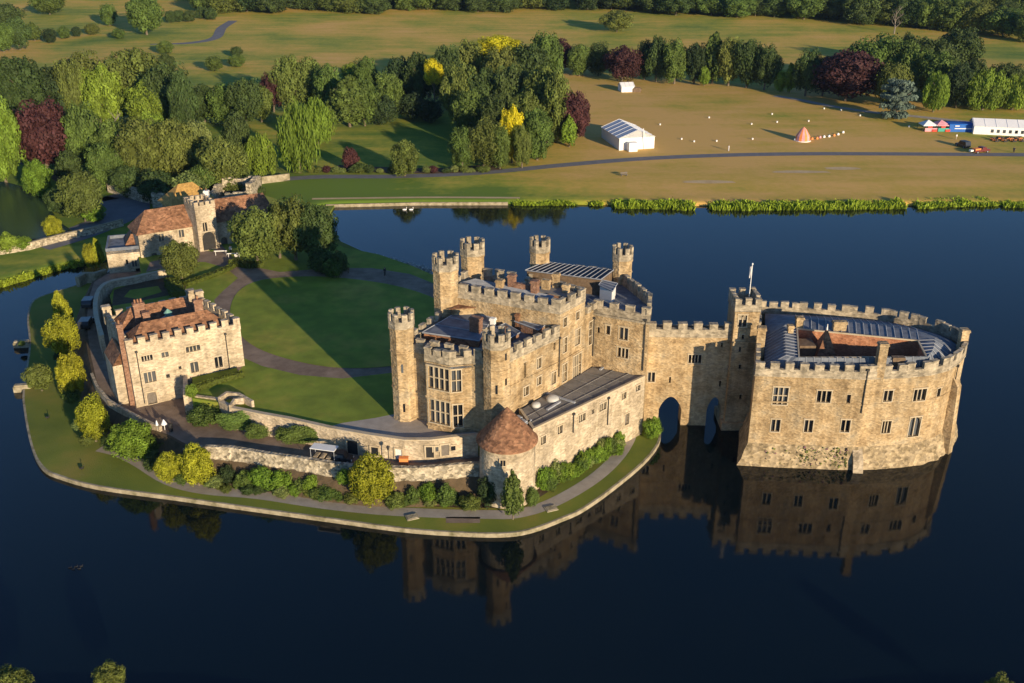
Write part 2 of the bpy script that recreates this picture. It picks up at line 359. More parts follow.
# bailey plateau
inner_top = P7((478, 438), (455, 440), (430, 443), (405, 443), (370, 438), (330, 431), (290, 422), (262, 417), (232, 411), (219, 404))
MT_FL = G(138, 407.5, 4.2); MT_FR = G(243.4, 369, 7.0)
def q(px, py, z): return G(px, py, z)
bail = inner_top + [G(190, 399, 7), (lerp2(MT_FL, MT_FR, .5)), (-50, 136), G(112, 312, 7), G(108, 296, 7), G(114, 284, 7), G(140, 272, 7), (-74, 186), (-80, 206), (-58, 226)]
bail += [G(x, y, 7) for x, y in ((300, 206), (318, 232), (345, 247), (380, 254), (415, 266), (440, 277))]+[(-4, 150), (6, 142), (16, 136), (16, 126), (2, 116), (-2, 112)]
bp_ = MB(); bp_.prism(offset(bail if area(bail) > 0 else bail[::-1], -.3), 1.0, 7.0, .15); bp_.build('bailey_lawn', M['lawn'], kind='structure')

def sheet(name, pts, z, m, curve=0):
    if curve: pts = spline(pts, curve, True)
    b = MB(); b.sheet(pts, z); return b.build(name, M[m], kind='structure')
# gravel drive in the bailey, with the oval lawn and small lawns laid on top
sheet('bailey_drive', P7((205, 262), (214, 250), (222, 245), (232, 258), (250, 266), (280, 272), (330, 268), (372, 268), (410, 274), (445, 288), (470, 330), (460, 370), (398, 372), (342, 378.5), (300, 375), (262, 366), (244, 358), (243, 366), (238, 372), (228, 345), (214, 300), (224, 290), (238, 278), (226, 268)), 7.004, 'gravel')
M['lawn'] = M['lawn']
sheet('oval_lawn', P7((230, 312), (238, 292), (262, 280), (310, 276.5), (360, 280), (408, 289), (445, 305), (452, 330), (430, 355), (393, 366), (340, 368), (295, 361), (257, 348), (237, 331)), 7.05, 'lawn', 4)
sheet('forecourt_paving', P7((322, 429), (342, 423), (375, 418), (400, 413), (430, 418), (478, 424), (482, 436), (455, 439), (430, 441.5), (405, 441.5), (370, 436.5)), 7.006, 'path')
sheet('tower_forecourt', [G(*p, 4.2) for p in ((112, 398), (150, 428), (200, 446), (224, 440), (190, 412), (150, 400))], 4.21, 'gravel')
# lakeside walk
lw = spline([(100, 448), (120, 453), (140, 463), (170, 481), (205, 490), (260, 495), (320, 504), (380, 510.5), (440, 513.5), (490, 514.5), (515, 514), (545, 506), (575, 491), (600, 474), (618, 456), (628, 440), (630, 432)], 4)
lpts = [G(x, y, 0.55) for x, y in lw]
wl = offset(lpts, .95, False); wr = offset(lpts, -.95, False)
sheet('lakeside_walk', wl+wr[::-1], 0.562, 'path')
sheet('planting_bed', [G(x, y, 0.55) for x, y in ((182, 474), (232, 481), (300, 491), (372, 501), (470, 497), (505, 497), (508, 508), (470, 508), (380, 504.5), (300, 496), (232, 487), (190, 484))], 0.558, 'soil')
sheet('annex_bed', [G(x, y, 0.55) for x, y in ((535, 500), (545, 494), (600, 456), (626, 432), (624, 424), (590, 440), (540, 480), (528, 492))], 0.558, 'soil')
sheet('access_cover_patch', [G(x, y, 0.55) for x, y in ((446, 517), (480, 517), (480, 523), (446, 523))], 0.562, 'gravel')

# park road, branch tracks
def ribbon(name, px, hw, m, lift=.06, n=8):
    c = spline([GT(*p)[:2] for p in px], n); a = offset(c, hw, False); b = offset(c, -hw, False); mb = MB(); k = len(c)
    rowsv = [[(a[i][0]*(1-t)+b[i][0]*t, a[i][1]*(1-t)+b[i][1]*t) for i in range(k)] for t in (0, .25, .5, .75, 1)]
    vs = [(x, y, TH(x, y)+lift) for r in rowsv for (x, y) in r]
    mb.add(vs, [(r*k+i, r*k+i+1, (r+1)*k+i+1, (r+1)*k+i) for r in range(4) for i in range(k-1)])
    return mb.build(name, M[m], kind='structure')
ribbon('park_road', [(262, 181), (320, 177), (400, 176.5), (480, 173), (560, 165.5), (640, 159), (720, 155.5), (800, 154), (880, 154), (960, 154.5), (1040, 155)], 1.9, 'tarmac')
ribbon('show_field_track', [(775, 96), (800, 100), (830, 106), (870, 112), (920, 117), (975, 123)], 1.6, 'path')
ribbon('north_track', [(150, 45), (190, 43), (215, 38), (222, 28), (234, 20), (236, 15), (226, 11), (212, 7)], 2.6, 'tarmac')
ribbon('shore_path', [(312, 199), (380, 198), (440, 197.5), (520, 198)], .7, 'bare')
for i_, (cx_, cy_, r1, r2) in enumerate([(842, 168.5, 5, 1.6), (800, 172, 8, 1.5), (708, 182, 7, 1.5)]):
    x, y, z = GT(cx_, cy_); mb = MB()
    mb.add([(x+r1*math.cos(a*.5236)*(1+.2*math.sin(3*a)), y+r2*math.sin(a*.5236), TH(x+r1*math.cos(a*.5236), y+r2*math.sin(a*.5236))+.05) for a in range(12)], [tuple(range(12))])
    mb.build('bare_ground_patch', M['bare'], kind='structure')
# upper left moat pond
pp = spline([GT(x, y)[:2] for x, y in ((-60, 178), (0, 182), (25, 190), (45, 204), (60, 224), (74, 235), (60, 240), (20, 243), (-20, 246), (-70, 250))], 4, True)
pondm = bpy.data.materials['lake_water'].copy(); pondm.name = 'pond_water'; pondm.node_tree.nodes['Principled BSDF'].inputs['Roughness'].default_value = .22
pondm.node_tree.nodes['Color Ramp'].color_ramp.elements[0].color = (.012, .03, .022, 1); pondm.node_tree.nodes['Color Ramp'].color_ramp.elements[1].color = (.02, .04, .03, 1)
pm = MB(); pm.sheet(pp, max(TH(x, y) for x, y in pp)+.05); pm.build('upper_moat_water', pondm, kind='structure')
ribbon('gatehouse_road', [(36, 246), (70, 236), (100, 225), (128, 210), (120, 200), (108, 196)], 5.0, 'tarmac')
ribbon('lane_under_trees', [(112, 200), (95, 192), (70, 184), (50, 172), (20, 160)], 2.0, 'soil')
ribbon('shrub_bed', [(335, 168), (380, 170), (440, 171), (500, 167)], 3.0, 'soil', .09)

# ------------------------------------------------------------------ building kit
class Wall:
    """one straight wall face P->Q (outside on the right), with real recessed openings"""
    def __init__(s, P, Q, z0, z1): s.P, s.Q, s.z0, s.z1 = P, Q, z0, z1; s.h = []; s.L = math.hypot(Q[0]-P[0], Q[1]-P[1]); s.u = ((Q[0]-P[0])/s.L, (Q[1]-P[1])/s.L); s.n = (s.u[1], -s.u[0])
    def pt(s, a, z, d=0): return (s.P[0]+s.u[0]*a+s.n[0]*d, s.P[1]+s.u[1]*a+s.n[1]*d, z)
    def win(s, px, py, w, h, lights=1, rows=1, arch=False, door=False, z=None):
        a, zz = onwall(s.P, s.Q, px, py); zz = z or zz
        a = max(w/2+.12, min(s.L-w/2-.12, a)); zz = max(s.z0+h/2+.1, min(s.z1-h/2-.1, zz))
        for o in s.h:
            if abs(o[0]-a) < (o[2]+w)/2+.1 and abs(o[1]-zz) < (o[3]+h)/2+.1: return
        s.h.append((a, zz, w, h, lights, rows, arch, door))
    def faces(s, mb):
        ss = sorted({0, s.L}|{h[0]-h[2]/2 for h in s.h}|{h[0]+h[2]/2 for h in s.h}); zs = sorted({s.z0, s.z1}|{h[1]-h[3]/2 for h in s.h}|{h[1]+h[3]/2 for h in s.h})
        for i in range(len(ss)-1):
            for j in range(len(zs)-1):
                ca, cz = (ss[i]+ss[i+1])/2, (zs[j]+zs[j+1])/2
                if any(abs(ca-h[0]) < h[2]/2 and abs(cz-h[1]) < h[3]/2 for h in s.h): continue
                mb.add([s.pt(ss[i], zs[j]), s.pt(ss[i+1], zs[j]), s.pt(ss[i+1], zs[j+1]), s.pt(ss[i], zs[j+1])], [(0, 1, 2, 3)])
        for h in s.h:
            a0, a1, b0, b1 = h[0]-h[2]/2, h[0]+h[2]/2, h[1]-h[3]/2, h[1]+h[3]/2; D = -.45
            c = [(a0, b0), (a1, b0), (a1, b1), (a0, b1)]
            for k in range(4):
                p, r = c[k], c[(k+1) % 4]; mb.add([s.pt(*p), s.pt(*p, D), s.pt(*r, D), s.pt(*r)], [(0, 1, 2, 3)])
    def fit(s, par, fm='ashlar'):
        for (a, z, w, h, li, ro, arch, door) in s.h:
            mb = MB(); u, n = s.u, s.n
            def bar(a0, a1, b0, b1, d0, d1): mb.obox(((s.P[0]+u[0]*(a0+a1)/2+n[0]*(d0+d1)/2), (s.P[1]+u[1]*(a0+a1)/2+n[1]*(d0+d1)/2)), u, a1-a0, abs(d1-d0), b0, b1)
            x0, x1, y0, y1 = a-w/2, a+w/2, z-h/2, z+h/2; t = .13 if w > .6 else .09
            if w > .55:
                bar(x0-t, x0, y0-t, y1+t, -.1, .05); bar(x1, x1+t, y0-t, y1+t, -.1, .05); bar(x0, x1, y1, y1+t, -.1, .05); bar(x0, x1, y0-t, y0, -.1, .09)
                bar(x0-.22, x1+.22, y1+t+.004, y1+t+.1, -.05, .12)
            else: bar(x0-t, x1+t, y1, y1+t, -.1, .04)
            for k in range(1, li): c = x0+w*k/li; bar(c-.06, c+.06, y0, y1, -.3, -.08)
            for k in range(1, ro): c = y0+h*k/ro; bar(x0, x1, c-.055, c+.055, -.29, -.09)
            if arch:
                seg = 6; per = li if li > 1 and h < 1.9 and not door else 1
                for g_ in range(per):
                    c0, c1 = x0+w*g_/per, x0+w*(g_+1)/per; mid = (c0+c1)/2; hw = (c1-c0)/2; rise = min(h*.4, hw*1.3)
                    for sgn in (-1, 1):
                        pts = []
                        for k in range(seg+1):
                            f = k/seg; pts.append((mid+sgn*hw*(1-f), y1-rise+rise*math.sin(math.acos(1-f)) if True else 0))
                        co = (mid+sgn*hw, y1)
                        for k in range(seg):
                            A, B = pts[k], pts[k+1]; vs = [s.pt(*A, -.06), s.pt(*B, -.06), s.pt(*co, -.06), s.pt(*A, -.28), s.pt(*B, -.28), s.pt(*co, -.28)]
                            mb.add(vs, [(0, 1, 2), (2, 1, 0), (0, 3, 4, 1)])
            nm = 'door' if door else 'window'
            f = mb.build('door_frame' if door else 'window', M[fm], par)
            pb = MB(); pb.add([s.pt(x0, y0, -.4), s.pt(x1, y0, -.4), s.pt(x1, y1, -.4), s.pt(x0, y1, -.4)], [(0, 1, 2, 3)])
            pb.build('door' if door else 'pane', M[('black' if w > 2 else 'door') if door else 'glass'], f)  # gate arch: black sheet paints the dark of an open passage, no door leaf
def string(mb, pts, z, h=.22, out=.12, closed=True):
    o = offset(pts, out, closed); mb.wallrun(o, z, z+h, out+.15, closed)
def parapet(mb, pts, zt, mh=.95, mw=1.15, gw=.8, low=1.0, th=.5, closed=True, cop=.06, ruin=0):
    n = len(pts); o = pts
    mb.wallrun(o, zt-mh-low, zt-mh, th, closed)
    for i in range(n if closed else n-1):
        a, b = o[i], o[(i+1) % n]; L = math.hypot(b[0]-a[0], b[1]-a[1]); d = ((b[0]-a[0])/L, (b[1]-a[1])/L); nn = (d[1], -d[0])
        k = max(1, round((L-mw)/(mw+gw))) if L > mw*1.6 else 0
        st = (L-mw)/k if k else 0
        for j in range(k+1):
            c0 = mw/2+j*st if k else L/2; m_ = mw*(1 if k else min(1, L/mw*.9))
            if k and closed and j == k and L > 2.5: pass
            cen = (a[0]+d[0]*c0-nn[0]*th/2, a[1]+d[1]*c0-nn[1]*th/2); hh = zt+rnd.uniform(-.15, .06)
            mm = m_*rnd.uniform(.93, 1.04)
            ends = .02*((j == 0)+(j == k))
            mb.obox(cen, d, mm-ends, th-.008-ends, zt-mh-.002, hh-.12); mb.obox(cen, d, mm+cop-ends, th+cop*1.6-ends, hh-.12, hh)
def turret(par, c, r, z0, zt, mats=('stone', 'parapet'), bands=(), name='turret'):
    rot = R(22.5); b = MB(); b.cyl(c, r, r, z0, zt-2.2, 8, rot, False)
    for z in bands: b.cyl(c, r+.1, r+.1, z, z+.2, 8, rot)
    b.cyl(c, r+.1, r+.16, zt-2.2, zt-1.95, 8, rot)
    t = b.build(name, M[mats[0]], par)
    b = MB(); ring = [(c[0]+(r+.12)*math.cos(rot+k*R(45)), c[1]+(r+.12)*math.sin(rot+k*R(45))) for k in range(8)]
    b.wallrun(ring, zt-1.95, zt-1.0, .4, True)
    for k in range(8):   # a merlon straddling each corner
        p = ring[k]; q0 = lerp2(p, ring[k-1], .3); q1 = lerp2(p, ring[(k+1) % 8], .3)
        def inn(v): return (c[0]+(v[0]-c[0])*(1-.38/r), c[1]+(v[1]-c[1])*(1-.38/r))
        poly = [q0, p, q1, inn(q1), inn(p), inn(q0)]
        b.prism(poly, zt-1.002, zt+rnd.uniform(-.06, .04))
    b.cyl(c, r-.3, r-.3, zt-1.9, zt-1.7, 8, rot)
    b.build('battlement', M[mats[1]], t); return t
def seams(mb, quad, n, r=.06, zoff=.05):
    a, b, c, d = [Vector(v) for v in quad]
    for k in range(n+1):
        t = k/n; mb.tube(a.lerp(b, t)+Vector((0, 0, zoff)), d.lerp(c, t)+Vector((0, 0, zoff)), r, n=4)
def chimney(par, x, y, z0, z1, w=.9, d=.7, m='brick', rot=0, pots=0, name='chimney'):
    b = MB(); u = (math.cos(rot), math.sin(rot)); b.obox((x, y), u, w, d, z0, z1-.35); b.obox((x, y), u, w+.2, d+.2, z1-.35, z1-.15); b.obox((x, y), u, w+.08, d+.08, z1-.15, z1)
    o = b.build(name, M[m], par)
    for k in range(pots):
        p = MB(); t = (k-(pots-1)/2)*.42; p.cyl((x+u[0]*t, y+u[1]*t), .15, .12, z1, z1+.55, 8); p.build('chimney_pot', M['tile'], o)
    return o
def pipe(par, wl, px, y0, y1, r=.07):
    a, z1 = onwall(wl.P, wl.Q, px, y0); _, z0 = onwall(wl.P, wl.Q, px, y1); b = MB(); b.tube(wl.pt(a, z0, .14), wl.pt(a, z1, .14), r); x, y, z = wl.pt(a, z1, .15); b.obox((x, y), wl.u, .35, .25, z-.1, z+.2)
    b.build('drainpipe', M['metal'], par)
def hip(mb, quad, z0, z1, ins=.5, over=0):     # quad a,b,c,d ; ridge runs parallel to ab
    a, b, c, d = quad; m0, m1 = lerp2(a, d, .5), lerp2(b, c, .5); L = math.hypot(m1[0]-m0[0], m1[1]-m0[1]); t = ins/L
    r0, r1 = lerp2(m0, m1, t), lerp2(m0, m1, 1-t)
    mb.add([(*a, z0), (*b, z0), (*c, z0), (*d, z0), (*r0, z1), (*r1, z1)], [(0, 1, 5, 4), (1, 2, 5), (2, 3, 4, 5), (3, 0, 4), (3, 2, 1, 0)])
    return r0, r1

# ------------------------------------------------------------------ main castle
A = (-14.1, 116.9); B = (-1.9, 111.4); K = (6.3, 120.6); L_ = (9.9, 125.3); Mk = (11.3, 127.3); C = (-9.0, 127.3); D = (-5.6, 134.0)
R0 = (18.5, 123.8); R1 = (19.5, 129.5); F = (16.3, 139.2); E_ = (4.2, 142.9); Wk = (0.6, 131.4)
castle = empty('castle', (2, 124, 7), 'large golden stone castle with crenellated roofs and corner turrets in the middle of the island', 'castle')
ZL, ZH, ZK = 18.8, 22.2, 19.7
# low (south) block
w_ab = Wall(A, B, 6, ZL-1.9); w_bk = Wall(B, K, 1, ZL-1.9); w_ca = Wall(C, A, 6, ZL-1.9)
w_kl = Wall(K, L_, 1, ZH-1.9); w_ck = Wall(C, K, 14, ZH-1.9); w_lm = Wall(L_, Mk, 1, ZK-1.2); w_dc = Wall(D, C, 6, ZH-1.9)
w_mr = Wall(Mk, R0, 1, ZK-2.1); w_r01 = Wall(R0, R1, -1, ZK-2.1); w_r1f = Wall(R1, F, -1, ZK-2.1); w_fe = Wall(F, E_, -1, ZK-2.1); w_ew = Wall(E_, Wk, 5, ZK-2.1)
w_wd = Wall(Wk, D, 5, ZH-1.9); w_lw = Wall(L_, Wk, 14, ZH-1.9)
for px, py, w, h, l, r in [(502, 379, 1.2, 2.7, 2, 2), (504, 408, 1.4, 2.6, 3, 2), (525, 370, .45, 2.2, 1, 1), (539, 363, .9, 1.4, 2, 1), (539, 380.7, .9, 1.1, 2, 1), (526, 391, 1, 1.2, 2, 1),
                           (553.6, 378, .95, 1.7, 2, 1), (554.5, 346, .4, 1.1, 1, 1)]:
    w_bk.win(px, py, w, h, l, r)
for px, py, w, h, l, r in [(565, 345, .9, 2.1, 2, 2), (577.6, 337, 1.2, 2.3, 3, 2), (565, 322, .8, 1.2, 1, 1), (577.6, 315.5, .8, 1.1, 1, 1), (564.6, 372.6, 1.1, 2.6, 2, 2), (577, 366, 2.0, 3.4, 4, 2)]: w_kl.win(px, py, w, h, l, r)
w_lm.win(590.5, 333, .9, 3.4, 1, 3)
for px, py, w, h, l, r in [(598.4, 330, .4, .9, 1, 1), (608, 330, .65, 1.3, 1, 1), (623.5, 333.7, 1.3, 1.8, 2, 1), (622.8, 352.8, 1.6, 1.45, 3, 1)]: w_mr.win(px, py, w, h, l, r)
mb = MB()
allw = [w_ab, w_bk, w_ca, w_kl, w_ck, w_lm, w_dc, w_mr, w_r01, w_r1f, w_fe, w_ew, w_wd, w_lw]
for x in allw: x.faces(mb)
for wl, zs in ((w_bk, (9.6, 13.2)), (w_mr, (13.6,))): 
    for z in zs: mb.wallrun(offset([wl.P, wl.Q], .1, False), z, z+.2, .2)
mb.wallrun(offset([w_kl.P, w_kl.Q], .12, False), 13.1, 13.35, .25)
mb.build('wall', M['stone'], castle)
for x in allw: x.fit(castle)
pb = MB()
lowp = [C, A, B, K]
string(pb, [C, A, B, K], ZL-2.0, closed=False); parapet(pb, offset([C, A, B, K], .05, False), ZL, closed=False)
string(pb, [D, C, K, L_], ZH-2.0, closed=False); parapet(pb, offset([Wk, D, C, K, L_, (6.5, 128.2)], .05, False), ZH, mw=1.25, gw=.75, closed=False)
kpoly = [Mk, R0, R1, F, E_, Wk]
string(pb, [(x, y) for x, y in kpoly], ZK-2.3, .3, .16, closed=False); parapet(pb, offset(kpoly, .08, False), ZK, mw=1.2, gw=.8, closed=False)
parapet(pb, [L_, Mk], ZK-.3, low=.4, mw=.9)
pb.build('parapet', M['parapet'], castle)
# bay window block on the entrance front
u_ab = w_ab.u; n_ab = w_ab.n
def fp(s, d): return (A[0]+u_ab[0]*s+n_ab[0]*d, A[1]+u_ab[1]*s+n_ab[1]*d)
b0, b1, b2, b3 = fp(3.9, 0), fp(4.2, 1.6), fp(7.6, 1.6), fp(9.9, 0)
bw = [Wall(b0, b1, 6, ZL-2.0), Wall(b1, b2, 6, ZL-2.0), Wall(b2, b3, 6, ZL-2.0)]
bw[1].win(439.8, 379, 3.0, 3.1, 4, 2); bw[1].win(440.7, 412.6, 3.0, 3.3, 4, 2); bw[2].win(456.5, 381, 1.2, 3.0, 2, 2); bw[2].win(458, 416, 1.2, 3.2, 2, 2)
mb = MB()
for x in bw: x.faces(mb)
for z in (7.5, 11.6, ZL-2.25): mb.wallrun(offset([b0, b1, b2, b3], .12, False), z, z+.25, .2)
bay = mb.build('bay', M['stone'], castle)
for x in bw: x.fit(bay)
mb = MB(); parapet(mb, offset([b0, b1, b2, b3], .12, False), ZL-.15, mw=.95, gw=.6, closed=False); mb.build('bay_parapet', M['parapet'], bay)
mb = MB(); mb.prism([b0, b1, b2, b3], ZL-2.6, ZL-1.7); mb.build('bay_roof', M['lead'], bay)
# turrets
def slit(par, c, r, ang, z, h=1.2):
    b = MB(); x, y = c[0]+(r*.924+.02)*math.cos(ang), c[1]+(r*.924+.02)*math.sin(ang); b.obox((x, y), (-math.sin(ang), math.cos(ang)), .28, .05, z, z+h); b.build('slit', M['glass'], par)
tA = turret(castle, A, 1.62, 5.5, 22.2, bands=(7.2, 11.8, 16.9)); tB = turret(castle, B, 1.75, 1, 21.9, bands=(9.6, 13.2, 16.9))
tC = turret(castle, C, 1.8, 5.5, 26.2, bands=(20.5,)); tD = turret(castle, D, 1.75, 5.5, 26.0, bands=(20.5,))
tE = turret(castle, E_, 1.55, 0, 23.4, bands=(19.5,)); tF = turret(castle, F, 1.5, 0, 23.4, bands=(19.5,))
for z in (8.5, 14.2): slit(tA, A, 1.62, R(-90), z)
for z in (9, 14.0): slit(tB, B, 1.75, R(-90), z)
for z in (18.4, 15): slit(tB, B, 1.75, R(-45), z, .9)
# roofs
mb = MB(); inl = offset([C, A, B, K], -.35); mb.prism(inl, ZL-2.6, ZL-1.75)
mb.prism(offset([D, C, K, L_, Wk], -.35), ZH-2.6, ZH-1.8)
mb.prism(offset([Mk, R0, R1, F, E_, Wk, L_], -.35), ZK-2.6, ZK-1.9)
mb.build('roof', M['lead'], castle)
def rblock(px4, zb, zt, top='lead', side='wood', nse=0, sl=0, name='raised_roof', edge=True):
    pts = [G(x, y, zt) for x, y in px4]
    if area(pts) < 0: pts = pts[::-1]
    b = MB(); b.prism(pts, zb, zt, top=False); o = b.build(name, M[side], castle)
    t = MB(); q4 = offset(pts, .18); t.prism(q4, zt+.003, zt+.12, bottom=True); t.build('roof_covering', M[top], o)
    if nse:
        sb = MB(); V = [(*v, zt+.12) for v in (q4 if area([G(x, y, zt) for x, y in px4]) > 0 else q4[::-1])]; seams(sb, V, nse, .06); 
        if edge:
            for k in range(4): sb.tube(V[k], V[(k+1) % 4], .07, n=4)
        sb.build('seams', M['seam'], o)
    return o
rblock([(424, 333), (461, 311.5), (491, 319), (478, 341)], ZL-1.75, ZL-.75, 'lead', 'tile', 3)
rblock([(485, 333), (505, 325), (519, 333), (497, 345)], ZL-1.75, ZL-1.1, 'lead', 'brick', 4)
rblock([(516, 322), (530, 314), (556, 317), (538, 330)], ZL-1.75, ZL-.6, 'lead', 'brick', 5)
rblock([(452, 309), (466, 302), (480, 302), (478, 307.5)], ZL-1.75, ZL+.3, 'tile', 'stone', 0)
tl_ = rblock([(546, 263), (612, 273.5), (600, 285), (527, 273.5)], ZK-1.9, ZK-.25, 'lead_deep', 'wood', 14)
def tilt(o_, zmin, sl):
    vs_ = [v for v in o_.data.vertices if v.co.z > zmin]; y0_, y1_ = min(v.co.y for v in vs_), max(v.co.y for v in vs_)
    for v in vs_: v.co.z += sl*(y1_-v.co.y)/(y1_-y0_)
for o_ in [tl_]+list(tl_.children): tilt(o_, ZK-.4, .8)
rblock([(600, 285.5), (603, 281.5), (616, 284.5), (612, 291)], ZK-1.9, ZK+.1, 'lead', 'whitepaint', 3)
rblock([(462, 284), (475, 280.5), (552, 297.5), (546, 302.5)], ZH-1.8, ZH-.8, 'lead', 'seam', 10)
rblock([(535, 291), (545, 286), (582, 288), (566, 297)], ZH-1.8, ZH-.9, 'lead_dark', 'brick', 0)
def cpx(px, py, z, *a, **k): x, y = G(px, py, z); return chimney(castle, x, y, *a, **k)
ra = math.atan2(u_ab[1], u_ab[0])
cpx(476, 322, 19.5, ZL-1, ZL+1.4, 1.5, .9, 'brick', ra)
cpx(500, 283, 22.2, ZH-2, ZH+.5, .9, .9, 'stone', ra)
cpx(512, 282, 22.2, ZH-2, ZH+1.1, .9, .9, 'brick', ra); cpx(535, 288, 22.2, ZH-2, ZH+1.1, .9, .9, 'brick', ra)
xa, ya = G(524, 286, 22); mb = MB(); mb.obox((xa, ya), u_ab, 3.0, .5, ZH-2, ZH+.1); mb.build('brick_parapet', M['brick'], castle)
cpx(546, 285, 22, ZH-2, ZH+.6, 1.1, .6, 'stone', ra); cpx(556, 283, 22, ZH-2, ZH+1.2, .8, .8, 'stone', ra); cpx(566, 288, 22, ZH-2, ZH+.3, .9, .6, 'stone', ra)
cpx(505, 331, 18, ZL-2, ZL-.2, .5, .5, 'brick', ra); cpx(512, 309, 19, ZL-2, ZL+1.2, .45, .45, 'metal', ra); cpx(493, 322, 18.5, ZL-2, ZL+.3, .6, .6, 'whitepaint', ra, name='roof_lantern')
for wl, px, y0, y1 in ((w_bk, 559, 338, 376), (w_mr, 594.5, 318, 356), (w_mr, 646, 320, 371)): pipe(castle, wl, px, y0, y1)
# tall brick stack between blocks
cpx(519, 322, 18, ZL-2, ZL+.6, .5, 1.5, 'tile', ra, name='gable')

# annex
annex = empty('service_wing', (10, 116, 1.2), 'long low flat roofed stone wing running from the conical tower to the castle block', 'wing')
a0 = (2.6, 108.6); a1 = (18.4, 123.7); a2 = (11.4, 127.1); a3 = (0.9, 113.9)
aw = Wall(a0, a1, .5, 9.5); aw2 = Wall(a3, a0, .5, 9.5)
for px, py, w, h, l in [(543.3, 440, .9, 1.1, 2), (560, 429.6, .9, 1.1, 2), (582, 417.6, 1.3, 1.05, 3), (593, 411.5, .5, .7, 1), (602.8, 406.6, 1.4, 1.05, 3), (624, 395.6, .9, .95, 2), (638, 388, 1.0, .8, 2)]: aw.win(px, py, w, h, l)
aw.win(627, 419, .9, 1.7, 1, 1, False, True)
mb = MB(); aw.faces(mb); aw2.faces(mb); mb.build('wall', M['stone_pale'], annex); aw.fit(annex); aw2.fit(annex)
mb = MB(); mb.wallrun([a3, a0, a1], 9.5, 9.75, .35); mb.build('coping', M['ashlar'], annex)
mb = MB(); mb.prism(offset([a0, a1, a2, a3], -.1), 9.0, 9.55); rf = mb.build('roof', M['lead_dark'], annex)
mb = MB()
for t in (.12, .3, .42, .55, .7, .85):
    p, r = lerp2(a0, a1, t), lerp2(a3, a2, t); mb.tube((*lerp2(p, r, .04), 9.6), (*lerp2(p, r, .96), 9.6), .05, n=4)
for t in (.3, .6): mb.tube((*lerp2(a0, a3, t), 9.6), (*lerp2(a1, a2, t), 9.6), .045, n=4)
mb.build('seams', M['lead_dark'], rf)
mb = MB()
for (p, r) in (((545, 393), (575, 403)), ((547, 410), (560, 402)), ((600, 370), (608, 364)), ((517, 431), (531, 420))):
    mb = MB(); g0, g1 = G(*p, 9.6), G(*r, 9.6); d = (g1[0]-g0[0], g1[1]-g0[1]); mb.obox(lerp2(g0, g1, .5), d, math.hypot(*d), .3, 9.56, 9.75); mb.build('roof_kerb', M['seam'], rf)
for px, py, r in ((536, 405, .6), (552.5, 399, .85)):
    x, y = G(px, py, 9.7); b = MB(); b.cyl((x, y), r, r, 9.5, 9.8, 20)
    for k in range(5): 
        f, f2 = k/5*R(88), (k+1)/5*R(88); b.cyl((x, y), r*math.cos(f), r*math.cos(f2), 9.8+.5*r*math.sin(f), 9.8+.5*r*math.sin(f2), 20, 0, False)
    b.build('roof_dome', M['dome'], annex, True)
for px, py in ((516, 419), (521, 423)):
    x, y = G(px, py, 9.7); b = MB(); b.obox((x, y), (1, .9), 1.5, .8, 9.5, 9.9); b.build('skylight', M['seam'], annex)
for px, y0, y1 in ((573, 414, 432), (608, 398, 424), (534, 440, 462)): pipe(annex, aw, px, y0, y1)

# conical tower
cc = (-0.6, 107.9)
ct = empty('round_tower', (*cc, 1.2), 'small round stone tower under a red tiled cone at the island front', 'tower')
b = MB(); b.cyl(cc, 3.55, 3.4, .8, 8.9, 40, 0, False); b.build('wall', M['stone_pale'], ct, True)
b = MB(); b.cyl(cc, 3.85, 3.85, 8.7, 8.85, 40); b.cyl(cc, 3.85, .06, 8.85, 13.2, 40, 0, True); b.build('roof', M['tile'], ct)
wt = Wall((cc[0]-1.9, cc[1]-3.43), (cc[0]+1, cc[1]-3.43), 1, 8); a, z = onwall(wt.P, wt.Q, 503, 463)
b = MB(); x, y, _ = wt.pt(a, 0); f = None
b.obox((x, y+.0), (1, 0), .95, .12, z-.55, z+.55); f = b.build('window', M['ashlar'], ct)
b = MB(); b.obox((x-.17, y-.07), (1, 0), .26, .03, z-.4, z+.4); b.obox((x+.17, y-.07), (1, 0), .26, .03, z-.4, z+.4); b.build('pane', M['glass'], f)

# ------------------------------------------------------------------ bridge range, flag tower, gloriette
BL, BR = (18.9, 127.5), (30.8, 127.1)
br = empty('bridge_wing', (25, 128, 0), 'crenellated stone wing standing on two pointed arches over the water', 'bridge')
bwl = Wall(BL, BR, 6.2, 13.9)
bwl.win(695, 359, 1.8, 1.3, 4); bwl.win(651.4, 377, 1.0, 1.5, 2); bwl.win(670, 380, .25, 1.0); bwl.win(720, 385, .25, 1.0); bwl.win(722, 345, .25, .8)
mb = MB(); bwl.faces(mb); u = bwl.u; n_ = bwl.n
Wall(BL, BL, 0, 1) if 0 else None
def bp3(s, z, d): return bwl.pt(s, z, -d)
def archpts(c, hw, spring, crown, k=6):
    l = []
    for i in range(k+1):
        t = i/k; l.append((c-hw*(1-t), spring+(crown-spring)*math.sin(t*math.pi/2)**.8))
    return l+[(2*c-x, z) for x, z in l[-2::-1]]
prof = [(0, 6.2), (0, -1.5)]
for c, hw in ((3.95, 1.62), (10.25, 1.05)):
    prof += [(c-hw, -1.5)]+archpts(c, hw, 2.6, 4.6)+[(c+hw, -1.5)]
prof += [(bwl.L, -1.5), (bwl.L, 6.2)]
TH_B = 2.6
n = len(prof)
mb.add([bp3(s, z, 0) for s, z in prof]+[bp3(s, z, TH_B) for s, z in prof], [tuple(range(n)), tuple(range(2*n-1, n-1, -1))]+[(i, i+n, (i+1) % n+n, (i+1) % n) for i in range(n-1)])
